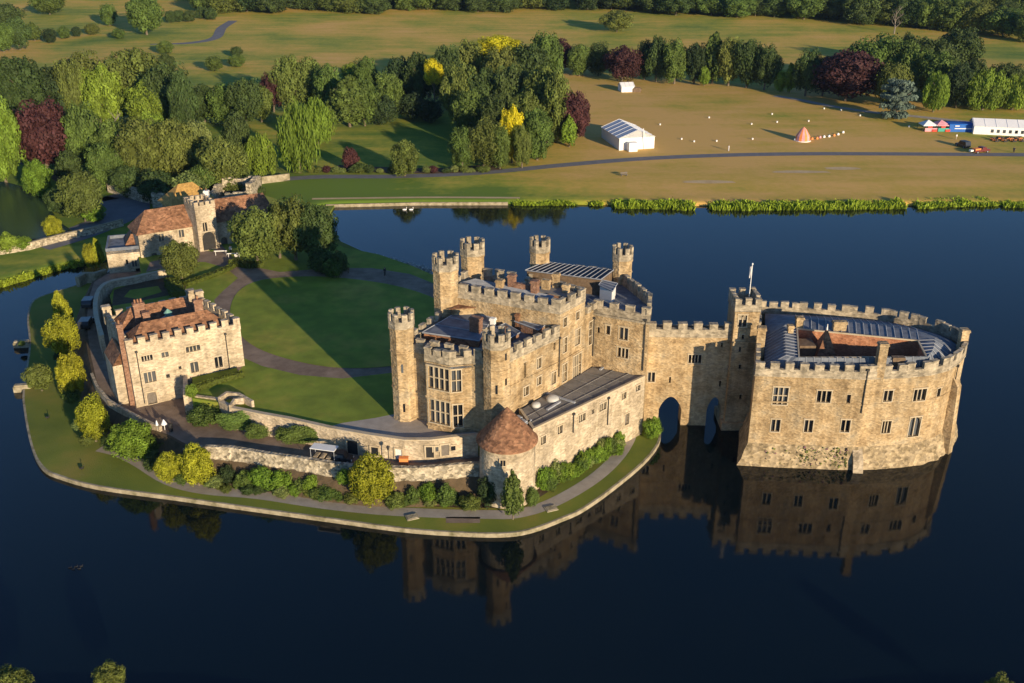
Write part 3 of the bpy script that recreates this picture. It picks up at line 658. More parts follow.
bk = [Wall(bp3(bwl.L, 0, TH_B)[:2], bp3(0, 0, TH_B)[:2], 6.2, 13.9)]; bk[0].faces(mb)
mb.wallrun(offset([BL, BR], .1, False), 9.6, 9.8, .2); mb.wallrun(offset([BL, BR], .1, False), 13.7, 13.95, .2)
mb.build('wall', M['stone'], br); bwl.fit(br)
mb = MB(); parapet(mb, offset([BL, BR], .06, False), 16.1, closed=False, mw=1.2, gw=.75, low=1.3, th=.8); mb.wallrun([bp3(bwl.L, 0, TH_B)[:2], bp3(0, 0, TH_B)[:2]], 13.8, 14.8, .4); mb.build('parapet', M['parapet'], br)
mb = MB(); mb.prism(offset([BL, BR, bp3(bwl.L, 0, TH_B)[:2], bp3(0, 0, TH_B)[:2]], -.3), 13, 13.97); mb.build('roof', M['lead'], br)

ft = empty('flag_tower', (32.4, 128, 0), 'square stone clock tower with battlements and a flagpole between bridge and keep', 'tower')
T0, T1, T2, T3 = (30.6, 126.2), (34.0, 126.2), (34.0, 130.6), (30.6, 130.6)
tw = [Wall(T0, T1, -1, 18.42), Wall(T1, T2, -1, 18.42), Wall(T2, T3, -1, 18.42), Wall(T3, T0, -1, 18.42)]
tw[0].win(742.7, 321, 1.1, 1.7, 2, 1, True); tw[0].win(743, 337, .35, .7); tw[0].win(740, 349.6, .35, .8); tw[0].win(740, 367, .35, .8); tw[0].win(740.5, 397, .35, .8)
mb = MB()
for x in tw: x.faces(mb)
for z in (9.4, 13.6, 18.1): mb.wallrun(offset([T0, T1, T2, T3], .1), z, z+.22, .2, True)
mb.wallrun(offset([T0, T1, T2, T3], .5), -1, 1.2, .6, True)
mb.build('wall', M['stone'], ft)
for x in tw: x.fit(ft)
mb = MB(); parapet(mb, offset([T0, T1, T2, T3], .1), 20.2, mw=.85, gw=.5); mb.prism(offset([T0, T1, T2, T3], -.2), 17, 18.5); mb.build('parapet', M['parapet'], ft)
mb = MB(); mb.tube((32.9, 128.6, 18.4), (32.9, 128.6, 24.3), .07, .05); mb.cyl((32.9, 128.6), .14, .05, 24.3, 24.5); pole = mb.build('flagpole', M['whitepaint'], ft)
mb = MB(); N_ = 8
vs = [(32.9-.06-.06*i+.05*math.sin(i*1.3), 128.6+.10*math.sin(i*2.1+j*.4), 24.1-j*.24-.05*i) for i in range(4) for j in range(N_)]
mb.add(vs, [(i*N_+j, i*N_+j+1, (i+1)*N_+j+1, (i+1)*N_+j) for i in range(3) for j in range(N_-1)])
fl = mb.build('flag', M['flag'], pole); fl.modifiers.new('s', 'SOLIDIFY').thickness = .02

gl = empty('island_keep', (46, 125, 0), 'D shaped pale stone keep with a red walled courtyard rising straight from the lake', 'keep')
ZG = 15.0
gpts = [(31.8, 117.0), (46.1, 115.9), G(908, 363.8, ZG), G(933, 361.5, ZG), G(950, 357, ZG), G(961, 350.5, ZG), G(967.5, 343, ZG), G(969, 335, ZG), G(960, 328, ZG), G(945, 321.5, ZG), G(920, 314.5, ZG), G(890, 308.5, ZG), G(850, 304.5, ZG), G(800, 301.5, ZG), (37.0, 138.8)]
gw = [Wall(gpts[i], gpts[(i+1) % len(gpts)], 2.9, ZG-1.9) for i in range(len(gpts))]
for k, px, py, w, h, l, r, ar in [(0, 780.5, 396, 1.9, 2.5, 3, 2, 0), (0, 824, 396.6, 1.8, 1.7, 3, 1, 0), (0, 848.7, 399, .5, 1.3, 1, 1, 0), (1, 888, 396, 1.2, 1.6, 2, 1, 0), (2, 924, 394.5, 1.8, 1.7, 3, 1, 0), (3, 938.5, 393, .6, 1.4, 1, 1, 0),
                                  (0, 775.6, 425.5, 1.15, 1.8, 2, 1, 0), (0, 808.6, 426, 1.1, 1.8, 2, 1, 0), (0, 845.5, 426, 1.15, 1.8, 2, 1, 0), (1, 886.3, 427, 1.2, 1.8, 3, 1, 1), (2, 927.5, 425.5, 1.6, 2.9, 2, 1, 1)]:
    gw[k].win(px, py, w, h, l, r, bool(ar))
gw[0].h and None
for z, py in ((0, 0),):
    for a_ in (5, 8.3): gw[-1].h.append((a_+8, 10.5, .9, 1.5, 2, 1, False, False))
mb = MB()
for x in gw: x.faces(mb)
front = gpts[-1:]+gpts[:8]
mb.wallrun(offset(front[1:8], .08, False), 9.2, 9.38, .2)
mb.build('wall', M['stone'], gl)
for x in gw: x.fit(gl)
pl = MB()
lo = offset(gpts, 1.5); n = len(gpts)
# uneven battered plinth
for i in range(n):
    j = (i+1) % n; K_ = 8
    for a in range(K_):
        for b in range(4):
            def vv(aa, bb):
                t = aa/K_; f = bb/4; o = lerp2(lo[i], lo[j], t); ii = lerp2(gpts[i], gpts[j], t); p = lerp2(o, ii, f)
                nz = noise.noise(Vector((p[0]*.8, p[1]*.8, f*3)))*.25 if 0 < bb < 4 else 0
                return (p[0]+nz*.5, p[1]-nz, -1+3.95*f)
            pl.add([vv(a, b), vv(a+1, b), vv(a+1, b+1), vv(a, b+1)], [(0, 1, 2, 3)])
pl.build('plinth', M['plinth'], gl)
mb = MB(); string(mb, gpts, ZG-2.0, .22, .12); parapet(mb, offset(gpts, .06), ZG, mw=1.15, gw=.75); mb.build('parapet', M['parapet'], gl)
# roof ring round courtyard
crt = [G(797, 322, 16), G(920, 334, 16), G(929, 351, 16), G(799, 351.5, 16)][::-1]
cen = (sum(p[0] for p in crt)/4, sum(p[1] for p in crt)/4)
def cast(poly, ang, cen=cen, dr=None):
    best = None; dx, dy = dr or (math.cos(ang), math.sin(ang))
    for i in range(len(poly)):
        x1, y1 = poly[i][0]-cen[0], poly[i][1]-cen[1]; x2, y2 = poly[(i+1) % len(poly)][0]-cen[0], poly[(i+1) % len(poly)][1]-cen[1]
        ex, ey = x2-x1, y2-y1; den = dx*ey-dy*ex
        if abs(den) < 1e-9: continue
        t = (x1*ey-y1*ex)/den; s = (x1*dy-y1*dx)/den
        if t > 0 and -1e-6 <= s <= 1+1e-6 and (best is None or t < best): best = t
    best = best or 0
    return (cen[0]+dx*best, cen[1]+dy*best)
gin = offset(gpts, -1.1)
angs = sorted([2*math.pi*k/72 for k in range(72)]+[math.atan2(p[1]-cen[1], p[0]-cen[0]) % (2*math.pi) for p in crt+gin])
oo = [cast(gin, a) for a in angs]; ii = [cast(crt, a) for a in angs]; n = len(angs)
mb = MB()
mid = [lerp2(o, i, .62) for o, i in zip(oo, ii)]
mb.add([(*p, 13.3) for p in oo]+[(*p, 15.2) for p in mid]+[(*p, 15.0) for p in ii], [(k, (k+1) % n, (k+1) % n+n, k+n) for k in range(n)]+[(k+n, (k+1) % n+n, (k+1) % n+2*n, k+2*n) for k in range(n)])
rf = mb.build('roof', M['lead'], gl)
mb = MB()
for e in range(4):
    c0, c1 = crt[e], crt[(e+1) % 4]; Lc = math.hypot(c1[0]-c0[0], c1[1]-c0[1]); k = int(Lc/1.0)
    for j in range(k+1):
        p = lerp2(c0, c1, j/k); nn = ((c1[1]-c0[1])/Lc, -(c1[0]-c0[0])/Lc)
        o = cast(gin, 0, p, nn if (p[0]+nn[0]-cen[0])**2+(p[1]+nn[1]-cen[1])**2 > (p[0]-nn[0]-cen[0])**2+(p[1]-nn[1]-cen[1])**2 else (-nn[0], -nn[1])); m_ = lerp2(o, p, .62)
        mb.tube((*p, 15.08), (*m_, 15.28), .05, n=4); mb.tube((*m_, 15.28), (*o, 13.36), .05, n=4)
mb.build('seams', M['seam'], rf)
mb = MB(); cb = crt if area(crt) < 0 else crt[::-1]; n = 4
mb.add([(*p, 6.5) for p in cb]+[(*p, 14.98) for p in cb], [(i, (i+1) % n, (i+1) % n+n, i+n) for i in range(n)]+[(3, 2, 1, 0)])
cw = mb.build('courtyard_wall', M['court'], gl)
mb = MB(); mb.wallrun(offset(crt, -.02), 14.95, 15.15, .2, True); mb.build('courtyard_coping', M['ashlar'], gl)
def glc(px, py, z, z1, w, d, m='stone', name='chimney', rot=0): x, y = G(px, py, z); return chimney(gl, x, y, 12.8, z1, w, d, m, rot, name=name)
glc(799, 326, 15.2, 16.6, 1.0, .8); glc(839, 329, 15.2, 16.4, 1.8, .8); glc(790, 333, 15, 16.2, .7, .7)
x, y = gw[1].pt(1.6, 0, -.4)[:2]; chimney(gl, x, y, 12.5, 18.0, 1.1, 1.0, 'stone'); x, y = gw[1].pt(4.6, 0, -1.6)[:2]; chimney(gl, x, y, 13, 15.3, 1.5, .7, 'wood', name='dormer')
x, y = gw[-1].pt(gw[-1].L*.7, 0, -.4)[:2]; chimney(gl, x, y, 12, 17.2, 1.0, 1.1, 'stone', R(80)); 
x, y = G(968, 333, 16); chimney(gl, x-.5, y, 12.5, 16.6, 1.0, 1.0, 'stone')
x, y = G(828, 350, 14); b = MB(); b.cyl((x, y+1.5), 2.3, .1, 12.2, 16.4, 4, R(45)); st = b.build('stair_turret_roof', M['tile'], gl); b = MB(); b.cyl((x, y+1.5), .12, .04, 16.3, 17.2); b.build('finial', M['whitepaint'], st)
x, y = G(815, 345, 14.9); b = MB(); b.obox((crt[3][0]+2.2 if 0 else x-.5, y+2.5), (1, 0), 2.2, 2.5, 8, 14.2); b.build('courtyard_bay', M['wood'], gl)
# buttress and culvert
def wedge(par, wl, px, w, d, z0, z1, m='stone_pale', name='buttress'):
    a, _ = onwall(wl.P, wl.Q, px, 420); mb = MB(); v = []
    for s in (a-w/2, a+w/2): v += [wl.pt(s, z0, -.2), wl.pt(s, z0, d), wl.pt(s, z1-1.5, d*.6), wl.pt(s, z1, -.2)]
    mb.add(v, [(0, 3, 2, 1), (4, 5, 6, 7), (0, 1, 5, 4), (1, 2, 6, 5), (2, 3, 7, 6)]); mb.build(name, M[m], par)
wedge(gl, gw[4], 946, 1.1, 1.5, -1, 11.6, 'stone'); wedge(gl, gw[0], 862, 1.3, 2.3, -1, 2.9)
pipe(gl, gw[0], 868, 370, 413); pipe(gl, gw[5], 957, 366, 400)
mb = MB(); a, z = onwall(gw[0].P, gw[0].Q, 867, 372); 
for k in range(7):
    s = a-.0-k*.02; mb.box(*gw[0].pt(s-.02, 9+k*.4, .05), *gw[0].pt(s+.02, 9.4+k*.4, .16)) if 0 else None

# ------------------------------------------------------------------ Maiden's-tower-like gate lodge on the left
ZM = 14.7
mFL, mFR = G(125, 340, ZM), G(239, 317.5, ZM)
mBR, mBL = G(196, 293.5, ZM), G(104, 311, ZM)
mt = empty('square_tower_house', (-48, 133, 4), 'square cream stone tower house with tiled hipped roofs on the left of the bailey', 'house')
mw = [Wall(mFL, mFR, 3.5, ZM-1.7), Wall(mFR, mBR, 5, ZM-1.7), Wall(mBR, mBL, 3.5, ZM-1.7), Wall(mBL, mFL, 3.5, ZM-1.7)]
for px, py, w, h, l, ar, do in [(147, 358, 1.5, .8, 4, 1, 0), (165, 354.4, .95, .75, 2, 1, 0), (193, 348.5, 2.0, .85, 4, 1, 0), (150, 377, 1.6, 1.6, 3, 0, 0), (168, 376, .5, .6, 1, 0, 0), (194.5, 367, 1.1, 1.6, 2, 1, 0), (218.6, 362, 1.1, 1.7, 2, 1, 0), (180, 367.7, .4, .5, 1, 0, 0), (152, 398, 1.3, 1.8, 1, 1, 1)]:
    mw[0].win(px, py, w, h, l, 1, bool(ar), bool(do))
for a_, z in ((4, 11), (8, 11), (5, 7.5), (9, 7.5)): mw[3].h.append((a_, z, .8, 1.3, 1, 1, False, False))
mb = MB()
for x in mw: x.faces(mb)
mb.build('wall', M['stone_pale'], mt)
for x in mw: x.fit(mt)
mq = [mFL, mFR, mBR, mBL]
mb = MB(); parapet(mb, offset(mq, .05), ZM, mw=1.0, gw=.65, low=.85); mb.build('parapet', M['stone_pale'], mt)
mb = MB(); mb.prism(offset(mq, -.3), ZM-2.4, ZM-1.72); mb.build('roof', M['lead'], mt)
def bil(s, t): return lerp2(lerp2(mFL, mFR, s), lerp2(mBL, mBR, s), t)
mb = MB(); hip(mb, [bil(.04, .07), bil(.96, .07), bil(.96, .42), bil(.04, .42)], ZM-1.5, ZM+.9, 2.4); mb.build('hipped_roof', M['tile'], mt)
mb = MB(); hip(mb, [bil(.06, .6), bil(.94, .6), bil(.94, .95), bil(.06, .95)], ZM-1.5, ZM+.9, 2.4); mb.build('hipped_roof', M['tile'], mt)
b = MB(); x, y = bil(.52, .52); b.cyl((x, y), 1.1, 1.1, ZM-1.7, ZM-.7, 8); b.cyl((x, y), 1.3, .9, ZM-.7, ZM-.5, 8); lan = b.build('roof_lantern', M['seam'], mt)
b = MB(); b.cyl((x, y), .5, .5, ZM-.5, ZM+.2, 8); b.cyl((x, y), .65, .05, ZM+.2, ZM+.8, 8); b.build('cupola', M['copper'], lan)
ang = math.atan2(mFR[1]-mFL[1], mFR[0]-mFL[0])
for s, t, z1, w, pots in ((.27, .60, ZM+2.2, 1.5, 3), (.74, .28, ZM+2.6, 1.2, 1), (.30, .48, ZM+1.2, 1.0, 0)): x, y = bil(s, t); chimney(mt, x, y, ZM-1.7, z1, w, .8, 'brick', ang, pots)
x, y = bil(-.015, .10); chimney(mt, x, y, 3.5, ZM+2.0, .75, .8, 'brick', ang, 1)
# stone corner stacks at the back
for s, t in ((.93, .98), (.99, .9), (.02, .97)): x, y = bil(s, t); chimney(mt, x, y, ZM-1.8, ZM+.9, 1.1, 1.0, 'stone_pale', ang)
# lean-to wing on the left side
l0, l1, l2, l3 = bil(-.02, .16), bil(-.02, .62), bil(-.12, .62), bil(-.12, .16)
mb = MB(); mb.prism([l0, l1, l2, l3], 3.5, 10.3, top=False); lt = mb.build('side_wing', M['stone_pale'], mt)
mb = MB(); mb.add([(*l0, 12.4), (*l1, 12.4), (*offset([l1, l2, l3, l0], .0)[1], 10.3), (*l3, 10.3)], [(0, 1, 2, 3)]); mb.add([(*l0, 10.3), (*l0, 12.4), (*l3, 10.3)], [(0, 1, 2), (2, 1, 0)]); mb.build('wing_roof', M['tile'], lt)
for px, y0, y1 in ((136, 352, 405), (225, 334, 372)): pipe(mt, mw[0], px, y0, y1)

# ------------------------------------------------------------------ gatehouse
gh = empty('gatehouse', (-62, 196, 7), 'old stone gatehouse range with brown tiled roofs and a central arched tower', 'gatehouse')
zg = 7.0
g0, g1 = G(200.5, 252, zg), G(217, 248.5, zg)
gd = (g1[0]-g0[0], g1[1]-g0[1]); gl_ = math.hypot(*gd); gu = (gd[0]/gl_, gd[1]/gl_); gn = (-gu[1], gu[0])
def gp(s, d): return (g0[0]+gu[0]*s+gn[0]*d, g0[1]+gu[1]*s+gn[1]*d)
LT = gl_+.6
tq = [gp(0, 0), gp(LT, 0), gp(LT, 5), gp(0, 5)]
tws = [Wall(tq[i], tq[(i+1) % 4], 6.5, 15.3) for i in range(4)]
tws[0].h.append((LT/2, 8.9, 2.6, 3.6, 1, 1, True, True)); tws[0].win(205, 227, .9, 1.9, 2, 1, True)
mb = MB()
for x in tws: x.faces(mb)
gt = mb.build('gate_tower', M['stone_pale'], gh)
for x in tws: x.fit(gt)
mb = MB(); parapet(mb, offset(tq, .08), 16.9, mw=.8, gw=.5, low=.7, mh=.8); mb.prism(offset(tq, -.2), 14, 15.4); mb.build('battlement', M['stone_pale'], gt)
# left hall
def span(f0, f1, r0, r1, ze, zr, inset, nm, rnm, wins, hipl=0, hipr=0):
    f0, f1, r0, r1 = G(*f0, ze), G(*f1, ze), G(*r0, zr), G(*r1, zr)
    # ridge kept parallel to the eave
    d = Vector((f1[0]-f0[0], f1[1]-f0[1])); Ls = d.length; d /= Ls; nq = Vector((-d.y, d.x)); hw2 = ((Vector(r0)-Vector(f0)).dot(nq)+(Vector(r1)-Vector(f0)).dot(nq))/2
    hw2 = max(3.5, min(6.0, hw2)); sk = max(-.6, min(.6, (Vector(r1)-Vector(f1)).dot(d)/hw2*0))
    P_ = lambda s_, t_: (f0[0]+d.x*s_+nq.x*t_, f0[1]+d.y*s_+nq.y*t_)
    b_ = MB(); R_0, R_1 = P_(hipl, hw2), P_(Ls-hipr, hw2); q0, q1, q2, q3 = P_(0, 0), P_(Ls, 0), P_(Ls, 2*hw2), P_(0, 2*hw2)
    b_.add([(*q0, ze), (*q1, ze), (*q2, ze), (*q3, ze), (*R_0, zr), (*R_1, zr)], [(0, 1, 5, 4), (1, 2, 5), (2, 3, 4, 5), (3, 0, 4), (3, 2, 1, 0)])
    i_ = inset; cs = [P_(i_, i_), P_(Ls-i_, i_), P_(Ls-i_, 2*hw2-i_), P_(i_, 2*hw2-i_)]
    ws = [Wall(cs[k], cs[(k+1) % 4], 5, ze-.02) for k in range(4)]
    for w_ in wins: ws[0].win(*w_)
    m_ = MB()
    for x_ in ws: x_.faces(m_)
    o_ = m_.build(nm, M['stone_pale'], gh)
    for x_ in ws: x_.fit(o_)
    b_.build(rnm, M['tile'], o_); return ws
span((136, 236), (197, 226), (150, 217), (193, 205.5), 11.6, 15.3, .45, 'hall', 'hall_roof', [(161.3, 237.5, 1.0, 1.5, 2, 1, True), (181.4, 233.5, 1.0, 1.5, 2, 1, True), (154.7, 257.6, 1.1, 1.9, 1, 1, True, True)], 3.0, 0)
span((215, 223), (277, 214), (212, 202.5), (268, 197), 11.8, 15.6, .45, 'east_wing', 'wing_roof', [(224.5, 242.5, 1.3, 2.2, 1, 1, True, True), (240, 235, .8, 1.2, 2), (255, 232, .8, 1.2, 2)], 0, 1.5)
# low annex at the west end
lq = [G(110, 274.5, 4), G(146, 271, 4)]; ldd = Vector((lq[1][0]-lq[0][0], lq[1][1]-lq[0][1])).normalized(); lnn = (-ldd.y, ldd.x)
lq = lq+[(lq[1][0]+lnn[0]*8.5, lq[1][1]+lnn[1]*8.5), (lq[0][0]+lnn[0]*8.5, lq[0][1]+lnn[1]*8.5)]
lw_ = [Wall(lq[i], lq[(i+1) % 4], 1, 8.6) for i in range(4)]
lw_[0].win(134.4, 263.5, .9, 1.4, 2, 1); lw_[0].win(127, 262, .4, 1); lw_[0].win(138, 270, .8, .7)
mb = MB()
for x in lw_: x.faces(mb)
lo_ = mb.build('west_annex', M['stone_pale'], gh)
for x in lw_: x.fit(lo_)
mb = MB(); mb.wallrun(offset(lq, .05), 8.6, 9.2, .4, True); mb.prism(lq, 8, 8.61); mb.build('annex_roof', M['lead'], lo_)
x, y = lerp2(lq[0], lq[2], .5); mb = MB(); hip(mb, [lerp2(lq[1], lq[2], .3), lq[2], lerp2(lq[3], lq[2], .45), lerp2(lerp2(lq[0], lq[1], .5), lerp2(lq[3], lq[2], .5), .3)], 8.6, 11, 1); mb.build('annex_tiled_roof', M['tile'], lo_)
# hipped golden roof house behind
gb = empty('courtyard_house', (-70, 210, 7), 'small house behind the gatehouse with a glowing orange pyramid roof', 'house')
x, y = G(183, 202, 11.5); mb = MB(); mb.obox((x, y+3), gu, 9, 6, 3, 11.0); mb.build('wall', M['stone'], gb)
cq = [(x+a*gu[0]*5.2-b_*gu[1]*3.8, y+3+a*gu[1]*5.2+b_*gu[0]*3.8) for a, b_ in ((-1, -1), (1, -1), (1, 1), (-1, 1))]
mb = MB(); hip(mb, cq, 11.0, 14.8, 3.6); mb.build('roof', M['tile_gold'], gb)
x2, y2 = G(206, 202, 12); chimney(gb, x2, y2+1, 9, 14.2, .9, .9, 'whitepaint', 0, 1)
mb = MB(); hip(mb, [(x2-1, y2-1.5), (x2+4, y2-3), (x2+5.5, y2+2.5), (x2, y2+4)], 10.5, 12.6, 1.5); mb.build('rear_roof', M['tile'], gb)
# ruin
ru = empty('ruined_mill', (-72, 235, 3), 'roofless ruined stone building with jagged broken walls behind the gatehouse', 'ruin')
r0 = G(214, 202, 2); r1 = G(250, 200, 2)
mb = MB()
def ragged(a, b, zb, zt, th, amp):
    L = math.hypot(b[0]-a[0], b[1]-a[1]); k = int(L/.9); d = (b[0]-a[0], b[1]-a[1])
    for i in range(k):
        c = lerp2(a, b, (i+.5)/k); mb.obox(c, d, L/k+.004, th, zb, zt+.45*amp*noise.noise(Vector((i*.5, zt, a[0]))))
ragged((r0[0], r0[1]+9), (r1[0], r1[1]+8), 0, 5.6, 1.0, 1.2); ragged(r0, (r0[0]+5, r0[1]-.2), 0, 3.2, .9, 2); ragged((r1[0], r1[1]), (r1[0]+.5, r1[1]+8), 0, 6.0, 1.4, 1.5); ragged((r0[0]-.4, r0[1]), (r0[0]-.4, r0[1]+9), 0, 4.8, .9, 1.5)
ragged((r1[0]-6, r1[1]+.3), (r1[0], r1[1]), 0, 4, .9, 2)
mb.build('broken_wall', M['rubble'], ru)

# ------------------------------------------------------------------ retaining walls
def wallthing(name, label, pts, z0, z1, th, m='stone_pale', cop=None, cat='wall', batter=0):
    e = empty(name, (pts[0][0], pts[0][1], z0 if not isinstance(z0, list) else z0[0]), label, cat)
    b = MB()
    if batter:
        top = offset(pts, -batter, False); inn = offset(pts, -batter-th, False); n = len(pts); Kx = 6
        def zz(i): return z1[i] if isinstance(z1, list) else z1
        for i in range(n-1):
            for a in range(Kx):
                for c in range(4):
                    def vv(aa, cc):
                        t = aa/Kx; f = cc/4; p = lerp2(lerp2(pts[i], pts[i+1], t), lerp2(top[i], top[i+1], t), f); z = z0+(zz(i)*(1-t)+zz(i+1)*t-z0)*f
                        k = .12*noise.noise(Vector((p[0]*1.3, p[1]*1.3, z*1.7))) if 0 < cc < 4 else 0
                        return (p[0], p[1]+k, z)
                    b.add([vv(a, c), vv(a+1, c), vv(a+1, c+1), vv(a, c+1)], [(0, 1, 2, 3)])
            b.add([(*top[i], zz(i)), (*top[i+1], zz(i+1)), (*inn[i+1], zz(i+1)), (*inn[i], zz(i)), (*inn[i+1], 1), (*inn[i], 1)], [(0, 1, 2, 3), (3, 2, 4, 5)])
        b.add([(*pts[-1], z0), (*inn[-1], z0), (*inn[-1], zz(n-1)), (*top[-1], zz(n-1))], [(0, 1, 2, 3)])
    else: b.wallrun(pts, z0, z1, th)
    b.build('wall_face', M[m], e)
    if cop:
        b = MB(); b.wallrun(offset(pts, .06-batter, False), z1 if not isinstance(z1, list) else z1, (z1+.15) if not isinstance(z1, list) else [z+.15 for z in z1], th+.12); b.build('coping', M[cop], e)
    return e
wallthing('rubble_wall', 'rough battered rubble retaining wall below the terrace road above the lakeside walk', rub_foot, 0.3, [3.9]+[5.0]*(len(rub_foot)-1), .6, 'rubble', None, batter=.8)
iw_pts = inner_top[::-1]
iw = wallthing('retaining_wall', 'long cream stone retaining wall holding up the bailey lawn beside the terrace road', iw_pts, 3.6, 7.35, .5, 'stone_pale', 'ashlar')
for px, py, w, h, m_, nm, seg in [(353, 449, 1.5, 2.0, 'black', 'arched_door', 4), (375, 451, 1.0, 1.2, 'whitepaint', 'window', 5), (399, 454, .9, 1.5, 'whitepaint', 'door', 6), (430, 452, 1.0, 1.6, 'black', 'door', 7), (436, 449, .6, .7, 'black', 'window', 7), (445, 450, 1.0, 1.6, 'door', 'door', 7), (453, 448, .6, .7, 'black', 'window', 7)]:
    best = None
    for i in range(len(iw_pts)-1):
        Wq = Wall(iw_pts[i], iw_pts[i+1], 4, 7); a, z = onwall(Wq.P, Wq.Q, px, py)
        if -.01 <= a <= Wq.L+.01: best = (Wq, a, z)
    if best:
        Wq, a, z = best; x, y, _ = Wq.pt(a, 0, .04); z = max(4.2+h/2, min(z, 6.9-h/2)); b = MB()
        for sx in (-1, 1): xx, yy, _ = Wq.pt(a+sx*(w/2+.1), 0, .06); b.obox((xx, yy), Wq.u, .2, .2, z-h/2, z+h/2+.2)
        b.obox((x, y), Wq.u, w, .22, z+h/2, z+h/2+.2); f = b.build(nm, M['ashlar'], iw)
        b = MB(); b.obox(Wq.pt(a, 0, .02)[:2], Wq.u, w, .06, z-h/2, z+h/2-.003); b.build('pane' if nm == 'window' else 'door_leaf', M['glass' if nm == 'window' else m_], f)
# cross wall from the tower house, notch
cwp = [G(186, 415, 4.2), G(184, 388, 4.2)]
wallthing('cross_wall', 'short tall stone wall projecting from the square tower house front towards the terrace', [(cwp[0][0]+.0, cwp[0][1]), (cwp[1][0], cwp[1][1]+1)][::-1], 3.8, [7.8, 7.3], .6, 'stone_pale')
wallthing('hedge_wall', 'low stone wall behind clipped green hedge between cross wall and bailey steps', [G(187, 414, 4.2), G(218, 418, 4.2), G(222, 420, 4.2)], 3.8, 7.2, .5, 'stone_pale')
n0 = P7((221, 404), (228, 399), (238, 400), (252, 408)); wallthing('parapet_wall', 'low crooked stone parapet at the lawn corner by the wall notch', n0, 6.9, 8.0, .4, 'stone_pale')
n1 = P7((232, 411), (236, 405), (244, 404)); wallthing('step_wall', 'stub of stone wall inside the notch at the lawn corner', n1, 6.9, 7.9, .35, 'stone_pale')
# yard wall behind tower house
yw = spline([G(x, y, 8.2) for x, y in ((104, 336), (98, 315), (98, 298), (104, 286), (115, 281), (132, 278), (150, 274), (166, 271))], 3)
wallthing('curved_wall', 'long curving pale stone wall round the yard behind the square tower house', yw, 3.5, 8.2, .6, 'stone_pale', 'ashlar')
sheet('yard_ground', P7((112, 306), (114, 290), (140, 281), (168, 276), (186, 284), (186, 292), (130, 303)), 7.006, 'soil')
sheet('yard_lawn', P7((124, 297), (130, 290), (158, 286), (162, 292), (138, 299)), 7.012, 'lawn')
sheet('yard_path', P7((146, 272), (196, 262), (206, 262), (214, 252), (200, 250), (150, 262)), 7.008, 'gravel')
# terrace low wall left
tl = [G(x, y, 4.2) for x, y in ((91, 378), (96, 390), (108, 405), (125, 415), (148, 427), (160, 432))]
wallthing('low_wall', 'low pale wall edging the terrace in front of the square tower house', tl, 3.9, 5.0, .4, 'stone_pale')
wallthing('weir_wall', 'low stone weir wall where the narrow moat meets the island', [G(80, 285, 1), G(87, 281, 1), G(96, 281, 1), G(108, 277, 1)], -.5, 2.6, .8, 'kerb')
# long wall left of the gatehouse road
lwp = [GT(x, y)[:2] for x, y in ((-40, 262), (0, 255), (30, 250), (60, 242), (95, 234), (124, 226))]
wallthing('causeway_wall', 'long low stone wall on the grassy spit between moat pond and gatehouse road', lwp, .8, 2.4, .6, 'rubble', 'kerb')
wallthing('road_wall', 'low curved stone wall bounding the far side of the gatehouse road', spline([GT(x, y)[:2] for x, y in ((158, 205), (140, 202), (122, 196), (108, 193))], 2)[::-1], 1, 4.0, .6, 'rubble', 'kerb')
wallthing('bridge_pier', 'broken grey stone pier beside road behind the gatehouse roof', [GT(153, 208)[:2], GT(166, 208)[:2]], 1, 4.6, 1.6, 'rubble')
wallthing('ha_ha_wall', 'short pale stone wall ending beside the ruin and park road', [GT(x, y)[:2] for x, y in ((262, 184), (276, 182), (290, 180))], 1, 3.2, .6, 'kerb')
wallthing('slope_wall', 'pale stone embankment along the far lake shore by the trees', [G(326, 205.7, .5), G(420, 203.5, .5), G(508, 203.3, .5)], -.5, .75, .4, 'kerb')

